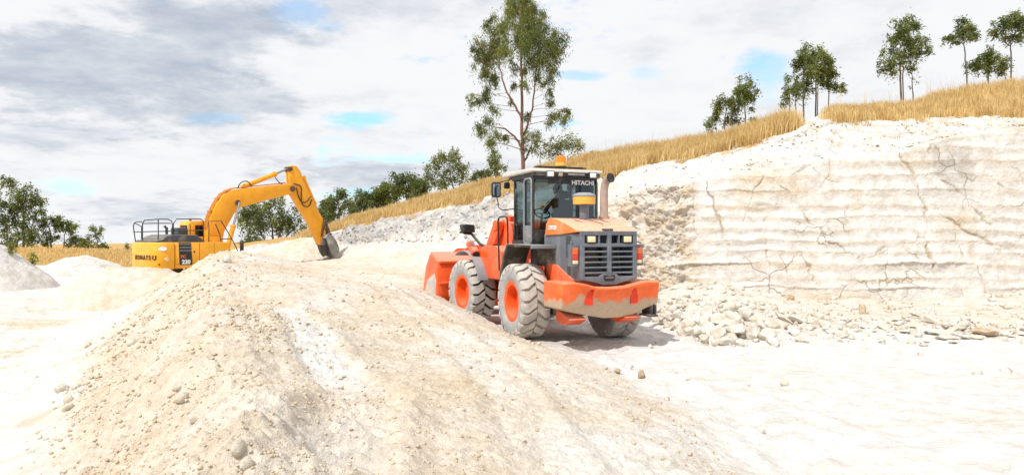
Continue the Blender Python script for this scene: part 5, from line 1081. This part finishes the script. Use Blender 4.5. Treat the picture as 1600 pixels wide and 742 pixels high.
# plants on the heaps
tree('shrub', 'leafy green weed growing on the grey gravel heap', 'plant', None, 29.45, [[(17, 396), (17, 388), (18, 380)], [(15, 396), (12, 388)]], [(18, 380, 4.5), (14, 385, 4), (21, 388, 4.5), (16, 391, 5), (20, 394, 4)], 520, .08, .035, r=.01, leaf='leaflight', deep=.05, base=1)
tree('shrub', 'leafy green weed beside the dry grass at the foot of the grey heap', 'plant', None, 33, [[(50, 424), (50, 410), (52, 396)], [(48, 424), (45, 408)]], [(52, 398, 4.5), (47, 404, 5), (55, 407, 4.5), (50, 412, 5), (46, 416, 4), (54, 418, 4)], 520, .13, .05, r=.012, leaf='leaflight', deep=.15)
tree('dead_shrub', 'leafless dark twiggy shrub on the chalk slope below the crest', 'shrub', None, 23.8, [[(1260, 248), (1260, 228), (1259, 208)], [(1260, 242), (1248, 228), (1240, 218)], [(1260, 244), (1270, 232), (1274, 224)], [(1245, 250), (1243, 238), (1238, 228)]], [(1260, 240, 4), (1262, 246, 4), (1250, 228, 3)], 90, .07, .03, r=.016, leaf='leafhaze', bark='twig', deep=.15)

# dry grass: blades in tussocks
gm, gn, gp = mat('dry_grass'); ga = gn.add('ShaderNodeAttribute', attribute_name='tint')
gc = gn.mix(gn.ramp(ga.outputs['Fac'], 0, .55), (.50, .33, .12), (.78, .58, .26)); gc = gn.mix(gn.ramp(ga.outputs['Fac'], .6, 1.), gc, (.86, .70, .40))
gn.link(gc, gp.inputs['Base Color']); gp.inputs['Roughness'].default_value = .7; gp.inputs['Specular IOR Level'].default_value = .2
gt = gn.add('ShaderNodeBsdfTranslucent'); gn.link(gc, gt.inputs[0]); gx = gn.add('ShaderNodeMixShader'); gx.inputs[0].default_value = .3
gn.link(gp.outputs[0], gx.inputs[1]); gn.link(gt.outputs[0], gx.inputs[2]); gn.link(gx.outputs[0], gn.n['Material Output'].inputs[0])
def grass(label, pts, hts, blades, wid, lean=.35, tsize=.22):
    n = len(pts); B = n*blades; base = np.repeat(pts, blades, 0)+RNG.normal(size=(B, 3))*np.array([tsize, tsize, 0])*.6; base[:, 2] -= .05
    h = np.repeat(hts, blades)*(.45+.75*RNG.random(B)); a = RNG.random(B)*2*np.pi; ln = lean*RNG.random(B)*h
    tip = base+np.stack([np.cos(a)*ln, np.sin(a)*ln, h], 1); mid = base+np.stack([np.cos(a)*ln*.35, np.sin(a)*ln*.35, h*.6], 1)
    s = np.stack([-np.sin(a+RNG.normal(size=B)*.6), np.cos(a), 0*a], 1)*(wid*(.6+.8*RNG.random(B)))[:, None]
    V = np.stack([base-s*.5, base+s*.5, mid+s*.4, mid-s*.4, tip], 1).reshape(-1, 3); k = np.arange(B)*5
    q = np.stack([k, k+1, k+2, k+3], 1); t3 = np.stack([k+3, k+2, k+4], 1)
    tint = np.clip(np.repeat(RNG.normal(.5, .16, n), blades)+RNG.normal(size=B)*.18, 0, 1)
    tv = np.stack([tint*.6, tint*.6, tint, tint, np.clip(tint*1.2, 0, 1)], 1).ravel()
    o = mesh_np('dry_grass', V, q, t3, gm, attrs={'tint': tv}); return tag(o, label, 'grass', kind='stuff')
def sample_hill(n, c0, c1, t0, t1):
    ci = np.interp(RNG.uniform(c0, c1, n*3), ucol, np.arange(len(ucol))).astype(int); ti = np.interp(RNG.uniform(t0, t1, n*3), tpar, np.arange(len(tpar))).astype(int)
    ok = RNG.random(n*3) < thH[ti, ci]*(.15+.85*sstep(pnoise(Hd[ti, ci, 0]*.8, Hd[ti, ci, 1]*.8, 3.), -.35, .2)); return Hd[ti[ok], ci[ok]][:n], ucol[ci[ok]][:n]
p_, c_ = sample_hill(4200, 1262, 2000, 2.9, 4.35); hh = .85*(.58+.3*pnoise(p_[:, 0]*.9, p_[:, 1]*.9))*(.45+.55*sstep(c_, 1285, 1330))*(1-.25*np.exp(-((c_-1400)/60)**2))
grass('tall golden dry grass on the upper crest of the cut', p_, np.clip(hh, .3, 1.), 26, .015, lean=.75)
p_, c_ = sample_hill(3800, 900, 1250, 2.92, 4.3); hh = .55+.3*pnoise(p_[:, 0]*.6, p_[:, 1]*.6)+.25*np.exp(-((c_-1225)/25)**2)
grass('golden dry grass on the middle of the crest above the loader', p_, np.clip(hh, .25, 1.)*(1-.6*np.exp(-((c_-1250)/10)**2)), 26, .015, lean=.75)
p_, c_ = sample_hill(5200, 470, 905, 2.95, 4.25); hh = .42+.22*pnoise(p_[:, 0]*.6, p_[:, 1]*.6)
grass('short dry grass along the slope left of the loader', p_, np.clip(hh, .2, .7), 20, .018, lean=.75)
q_ = np.stack([RNG.uniform(-62, -8, 5200), RNG.uniform(47.5, 62, 5200)], 1); z_ = floor_z(q_[:, 0], q_[:, 1])[0]
grass('dry golden grass field on the rise beyond the gravel heaps', np.column_stack([q_, z_]), np.full(len(q_), .30), 10, .045, tsize=.5)
p_, c_ = sample_hill(150, 900, 1640, 2.95, 4.3)
grass('scattered tall seed stalks standing above the crest grass', p_, np.full(len(p_), 1.15), 3, .010, lean=.3, tsize=.1)
# ------------------------------------------------------------------ heaps, rocks, clods
def heap(name, label, px_x, row_top, d, rad, hz, tanv, grp='gravel heaps at the far left of the pit', elong=1.0, seed=0):
    c = px_at(px_x, row_top, d); nr_, na = 60, 150; rr = np.linspace(0, 1, nr_)[:, None]; aa = np.linspace(0, 2*np.pi, na, endpoint=False)[None]
    R_ = rad*(1+.14*pnoise(np.cos(aa)*1.3, np.sin(aa)*1.3, seed)); x = c.x+rr*R_*np.cos(aa)*elong; y = c.y+rr*R_*np.sin(aa)
    g = floor_z(x, y)[0]; topz = c.z; base = floor_at(c.x, c.y)
    prof = 1-rr**(2.4 if seed == 3 else 1.15); prof = np.where((rr < .14) & (seed != 3), 1-.14**1.15-(.14-rr)*-.25, prof)
    z = g*(1-prof)*1.0+prof*topz-.06*sstep(rr, .85, 1.); z = z+(.10*fbm(x*1.1, y*1.1, seed, oct=4)+.03*fbm(x*5, y*5, seed, oct=2))*(1-rr**4)
    ii = np.arange(nr_*na).reshape(nr_, na); q = np.stack([ii[:-1], np.roll(ii, -1, 1)[:-1], np.roll(ii, -1, 1)[1:], ii[1:]], -1).reshape(-1, 4)
    V = np.stack([x, y, z], -1).reshape(-1, 3)-np.array([c.x, c.y, base])
    o = mesh_np(name, V, q, None, M['earth'], smooth=True, attrs={'tan': np.clip(tanv+.3*fbm(x*.8, y*.8, 2.+seed, oct=3), 0, 1).ravel(), 'thatch': np.zeros(V.shape[0]), 'grey': np.full(V.shape[0], .12 if tanv < .3 else .0), 'crack': np.zeros(V.shape[0])})
    o.location = (c.x, c.y, base); return tag(o, label, 'heap', grp)
heap('gravel_heap', 'grey-white gravel heap with a green weed at the far left', -8, 379, 29.5, 2.3, 0, .12, seed=1)
heap('gravel_heap', 'small pale rounded heap in front of the dry grass', 124, 397, 37, 2.6, 0, .15, seed=2)
heap('gravel_heap', 'low brownish earth heap just left of the excavator', 208, 416, 26.8, 1.9, 0, .7, elong=1.5, seed=3)

def rock_mesh(name, seed, flat=1., n=15, rnd=0.):
    r_ = np.random.default_rng(seed); bm = bmesh.new()
    for p in r_.normal(size=(n, 3)):
        p = p/np.linalg.norm(p)*(.8+.25*r_.random()); bm.verts.new((p[0]*1.0, p[1]*.82, p[2]*.72*flat))
    bmesh.ops.convex_hull(bm, input=bm.verts[:]); 
    for v in [v for v in bm.verts if not v.link_faces]: bm.verts.remove(v)
    bmesh.ops.bevel(bm, geom=bm.edges[:], offset=.07+rnd, segments=2 if rnd else 1, affect='EDGES', clamp_overlap=True); bmesh.ops.recalc_face_normals(bm, faces=bm.faces)
    me = bpy.data.meshes.new(name); bm.to_mesh(me); bm.free()
    if rnd: me.polygons.foreach_set('use_smooth', np.ones(len(me.polygons), bool))
    return me
RM = [rock_mesh('rock', k, 1., 13+k % 5) for k in range(10)]; SM = [rock_mesh('slab', 40+k, .42, 12) for k in range(5)]; RR = [rock_mesh('boulder', 70+k, .9, 18, .10) for k in range(4)]
for m_ in RM+SM+RR: m_.materials.append(M['stone'])
def rock(me, loc, s, label, cat='rock', group=None, tilt=.5, mt=None, name='limestone_block', rz=None, sq=(1, 1, 1)):
    o = bpy.data.objects.new(name, me); COL.objects.link(o); o.location = loc; o.scale = (s*sq[0], s*sq[1], s*sq[2]); o.rotation_euler = (random.gauss(0, tilt), random.gauss(0, tilt), random.uniform(0, 6.28) if rz is None else rz)
    if mt:
        o.data = me.copy(); o.data.materials.clear(); o.data.materials.append(mt)
    return tag(o, label, cat, group)
def gpos(x, row, lift=0.):
    """point on the terrain seen at a column and row of the view"""
    dr = px_at(x, row, 1)-Vector((0, 0, CAM_H)); best = None
    for bv in (bvh_ground, bvh_hill):
        h = bv.ray_cast(Vector((0, 0, CAM_H)), dr.normalized())
        if h[0] is not None and (best is None or h[3] < best[1]): best = (h[0], h[3])
    return best[0]+Vector((0, 0, lift))
G1 = 'rubble blocks heaped at the foot of the cut behind the loader'; L1 = 'pale angular block in the heap of broken rock at the left foot of the cut'
random.seed(5)
placed = []
for k in range(170):
    x = min(max(random.gauss(1115, 58), 1022), 1275); t = random.random()
    lo = np.interp(x, [1022, 1060, 1110, 1200, 1280], [500, 520, 542, 542, 530]); hi = np.interp(x, [1022, 1060, 1150, 1220, 1280], [468, 464, 472, 488, 502]); y_ = lo+(hi-lo)*t**1.1
    p = gpos(x, y_); s = random.uniform(.06, .13) if t > .6 else random.choice([random.uniform(.09, .17), random.uniform(.14, .26)])
    rock(random.choice(RM), p+Vector((0, 0, s*.30)), s, L1, 'rock', G1)
for x, y_, s in ((1100, 500, .27), (1120, 512, .25), (1135, 505, .24), (1075, 520, .24), (1092, 528, .22), (1150, 525, .26), (1172, 530, .28), (1185, 515, .22), (1062, 512, .2), (1142, 488, .22), (1110, 485, .24), (1165, 500, .22), (1090, 508, .24), (1125, 530, .22), (1205, 534, .2)):
    p = gpos(x, y_); rock(random.choice(RM), p+Vector((0, 0, s*.55)), s, L1, 'rock', G1)
G2 = 'slabs fallen at the foot of the banded cut'; L2 = 'flat pale slab lying at the foot of the banded cut'
for x, y_, s in ((1400, 500, .30), (1425, 512, .34), (1440, 518, .30), (1465, 522, .36), (1480, 530, .34), (1500, 528, .30), (1455, 505, .34), (1435, 496, .26), (1490, 516, .30), (1412, 520, .26), (1475, 512, .30), (1520, 528, .26), (1380, 512, .24), (1395, 522, .22), (1362, 505, .22), (1245, 505, .32), (1262, 512, .26), (1225, 500, .34), (1238, 515, .3)):
    p = gpos(x, y_); rock(random.choice(SM), p+Vector((0, 0, s*.14)), s*.72, L2, 'slab', G2, tilt=.28, name='limestone_slab', sq=(1.35, .9, 1))
p = gpos(1538, 524); rock(SM[1], p+Vector((0, 0, .08)), .33, 'brown flat-topped slab at the right end of the fallen slabs', 'slab', None, .1, M['tanstone'], 'sandstone_slab')
p = gpos(1235, 468); rock(RM[2], p+Vector((0, 0, .0)), .22, 'rusty brown lump set against the foot of the cut', 'rock', None, .2, M['tanstone'], 'sandstone_block')
p = gpos(1350, 488); rock(RM[4], p+Vector((0, 0, .02)), .28, 'tan upright block leaning on the foot of the banded cut', 'rock', None, .2, M['tanstone'], 'sandstone_block', sq=(.8, .8, 1.4))
G3 = 'small broken stones along the foot of the cut'; L3 = 'small broken stone scattered along the foot of the cut'
for k in range(150):
    x = random.uniform(1230, 1600); y_ = random.triangular(486, 540, 515); p = gpos(x, y_); s = random.uniform(.045, .15); rock(random.choice(RM+SM), p+Vector((0, 0, s*.25)), s, L3, 'stone', G3, name='broken_stone')
# single stones on the floor
for x, y_, s, lb in ((1001, 589, .105, 'tan cube-like stone alone on the floor right of the earth heap'), (965, 583, .075, 'rounded stone at the right edge of the earth heap behind the loader'), (1192, 676, .04, 'small pale pebble alone on the white floor'), (946, 577, .05, 'small stone beside the rounded one at the edge of the earth heap')):
    p = gpos(x, y_); rock(random.choice(RR), p+Vector((0, 0, s*.5)), s, lb, 'stone', None, mt=M['tanstone'] if s > .06 else None, name='field_stone')
for x, y_, s, lb in ((95, 611, .16, 'largest rounded boulder at the left foot of the earth heap'), (119, 606, .09, 'smaller rounded stone right beside the largest boulder'), (106, 628, .10, 'stone just below the largest boulder'), (106, 640, .11, 'lowest stone of the group below the largest boulder'), (137, 540, .10, 'upright stone on the left slope of the heap'), (57, 590, .06, 'small brown stone alone on the white floor left of the heap'),
                    (283, 626, .09, 'tan lump half buried in the slope of the heap'), (305, 658, .085, 'rounded lump low on the slope of the heap'), (278, 608, .09, 'small tan lump high on the slope of the heap'), (372, 704, .06, 'brown lump beside the ridge at the front of the heap'), (386, 728, .055, 'brown lump lowest at the front of the ridge'), (205, 538, .12, 'pale clod on the long left slope of the heap'), (355, 408, .2, 'pale lump on the peak of the heap before the excavator'), (648, 378, .26, 'tan boulder stuck in the bank left of the bucket')):
    p = gpos(x, y_); rock(random.choice(RR), p+Vector((0, 0, s*.25)), s, lb, 'stone', None, mt=M['clodl'] if s < .15 else None, name='boulder' if s > .1 else 'field_stone')

# loose clods and grit in the rough ground: one mass
def lumps(name, label, P_, sz, mt, seed):
    r_ = np.random.default_rng(seed); n = len(P_)
    cube = np.array([(x, y, z) for x in (-1, 1) for y in (-1, 1) for z in (-1, 1)])*.62; fc = np.array([(0, 1, 3, 2), (4, 6, 7, 5), (0, 4, 5, 1), (2, 3, 7, 6), (0, 2, 6, 4), (1, 5, 7, 3)])
    v = cube[None]*(.45+.8*r_.random((n, 8, 3))); q = r_.normal(size=(n, 4)); q /= np.linalg.norm(q, axis=1)[:, None]; w_, x_, y_, z_ = q.T
    Rm = np.stack([1-2*(y_*y_+z_*z_), 2*(x_*y_-z_*w_), 2*(x_*z_+y_*w_), 2*(x_*y_+z_*w_), 1-2*(x_*x_+z_*z_), 2*(y_*z_-x_*w_), 2*(x_*z_-y_*w_), 2*(y_*z_+x_*w_), 1-2*(x_*x_+y_*y_)], 1).reshape(n, 3, 3)
    v = np.einsum('nij,nkj->nki', Rm, v)*np.array([1, 1, .75])*sz[:, None, None]+P_[:, None]
    o = mesh_np(name, v.reshape(-1, 3), (fc[None]+8*np.arange(n)[:, None, None]).reshape(-1, 4), None, mt); return tag(o, label, 'clods', kind='stuff')
def on_floor(n, far, wsel, s0, s1, seed):
    r_ = np.random.default_rng(seed); y = np.exp(r_.uniform(np.log(2.6), np.log(far), n)); x = y*r_.uniform(-.85, .85, n); z, tn, th, ro, sc, rb = floor_z(x, y); w_ = wsel(ro, sc, rb, x, y)
    k = r_.random(n) < w_; sz = (s0+(s1-s0)*r_.random(n)**3.5)[k]*np.clip(y[k]/7, .45, 1.8); return np.stack([x, y, z], 1)[k]+np.array([0, 0, .15])*sz[:, None], sz
P_, sz = on_floor(150000, 30, lambda ro, sc, rb, x, y: np.clip(ro*(.13+.75*np.maximum(sc, np.exp(-(path_dist(x, y, RIDGE)/.8)**2)))*(.25+1.2*sstep(pnoise(x*.8, y*.8, 3.), -.3, .4)), 0, 1), .004, .032, 21)
lumps('loose_clods', 'loose tan clods and grit covering the long earth heap', P_, sz, M['clod'], 3)
P_, sz = on_floor(26000, 24, lambda ro, sc, rb, x, y: np.clip((1-ro)*(.10*sstep(pnoise(x*.6, y*.6, 8.), .0, .5)+.9*np.clip(rb*5, 0, 1)*(y < 20)), 0, 1), .010, .07, 22)
lumps('loose_gravel', 'pale gravel strewn over the white floor and the foot of the cut', P_, sz, M['stone'], 4)

# dark dried clods and dead tufts on the chalk slope above the cut
k_ = RNG.random(3200); ci = np.interp(RNG.uniform(930, 1640, 3200), ucol, np.arange(len(ucol))).astype(int); ti = np.interp(RNG.uniform(2.02, 2.95, 3200), tpar, np.arange(len(tpar))).astype(int)
Q_ = Hd[ti, ci]; ok = k_ < .15+.85*sstep(pnoise(Q_[:, 0]*.6, Q_[:, 1]*.6, 4.), .0, .45); Q_ = Q_[ok]; sz = .012+.05*RNG.random(len(Q_))**4
lumps('slope_clods', 'grey and brown clods scattered over the chalk slope above the cut', Q_, sz, stone('dry_clod', (.20, .155, .11), (.48, .42, .34)), 9)
k_ = RNG.random(1500); ci = np.interp(RNG.uniform(520, 800, 1500), ucol, np.arange(len(ucol))).astype(int); ti = np.interp(RNG.uniform(1.9, 2.9, 1500), tpar, np.arange(len(tpar))).astype(int)
Q_ = Hd[ti, ci]; sz = .02+.09*RNG.random(len(Q_))**4
lumps('bank_rubble', 'grey and white broken rock on the sloping bank left of the loader', Q_, sz, stone('bank_rock', (.20, .20, .20), (.52, .50, .47)), 10)
k_ = RNG.integers(0, 10**6); ci = np.interp(RNG.uniform(1262, 1640, 160), ucol, np.arange(len(ucol))).astype(int); ti = np.interp(RNG.triangular(2.1, 2.95, 2.98, 160), tpar, np.arange(len(tpar))).astype(int)
grass('sparse dead tufts on the chalk below the crest grass', Hd[ti, ci], np.full(160, .16), 9, .014, lean=.9, tsize=.1)
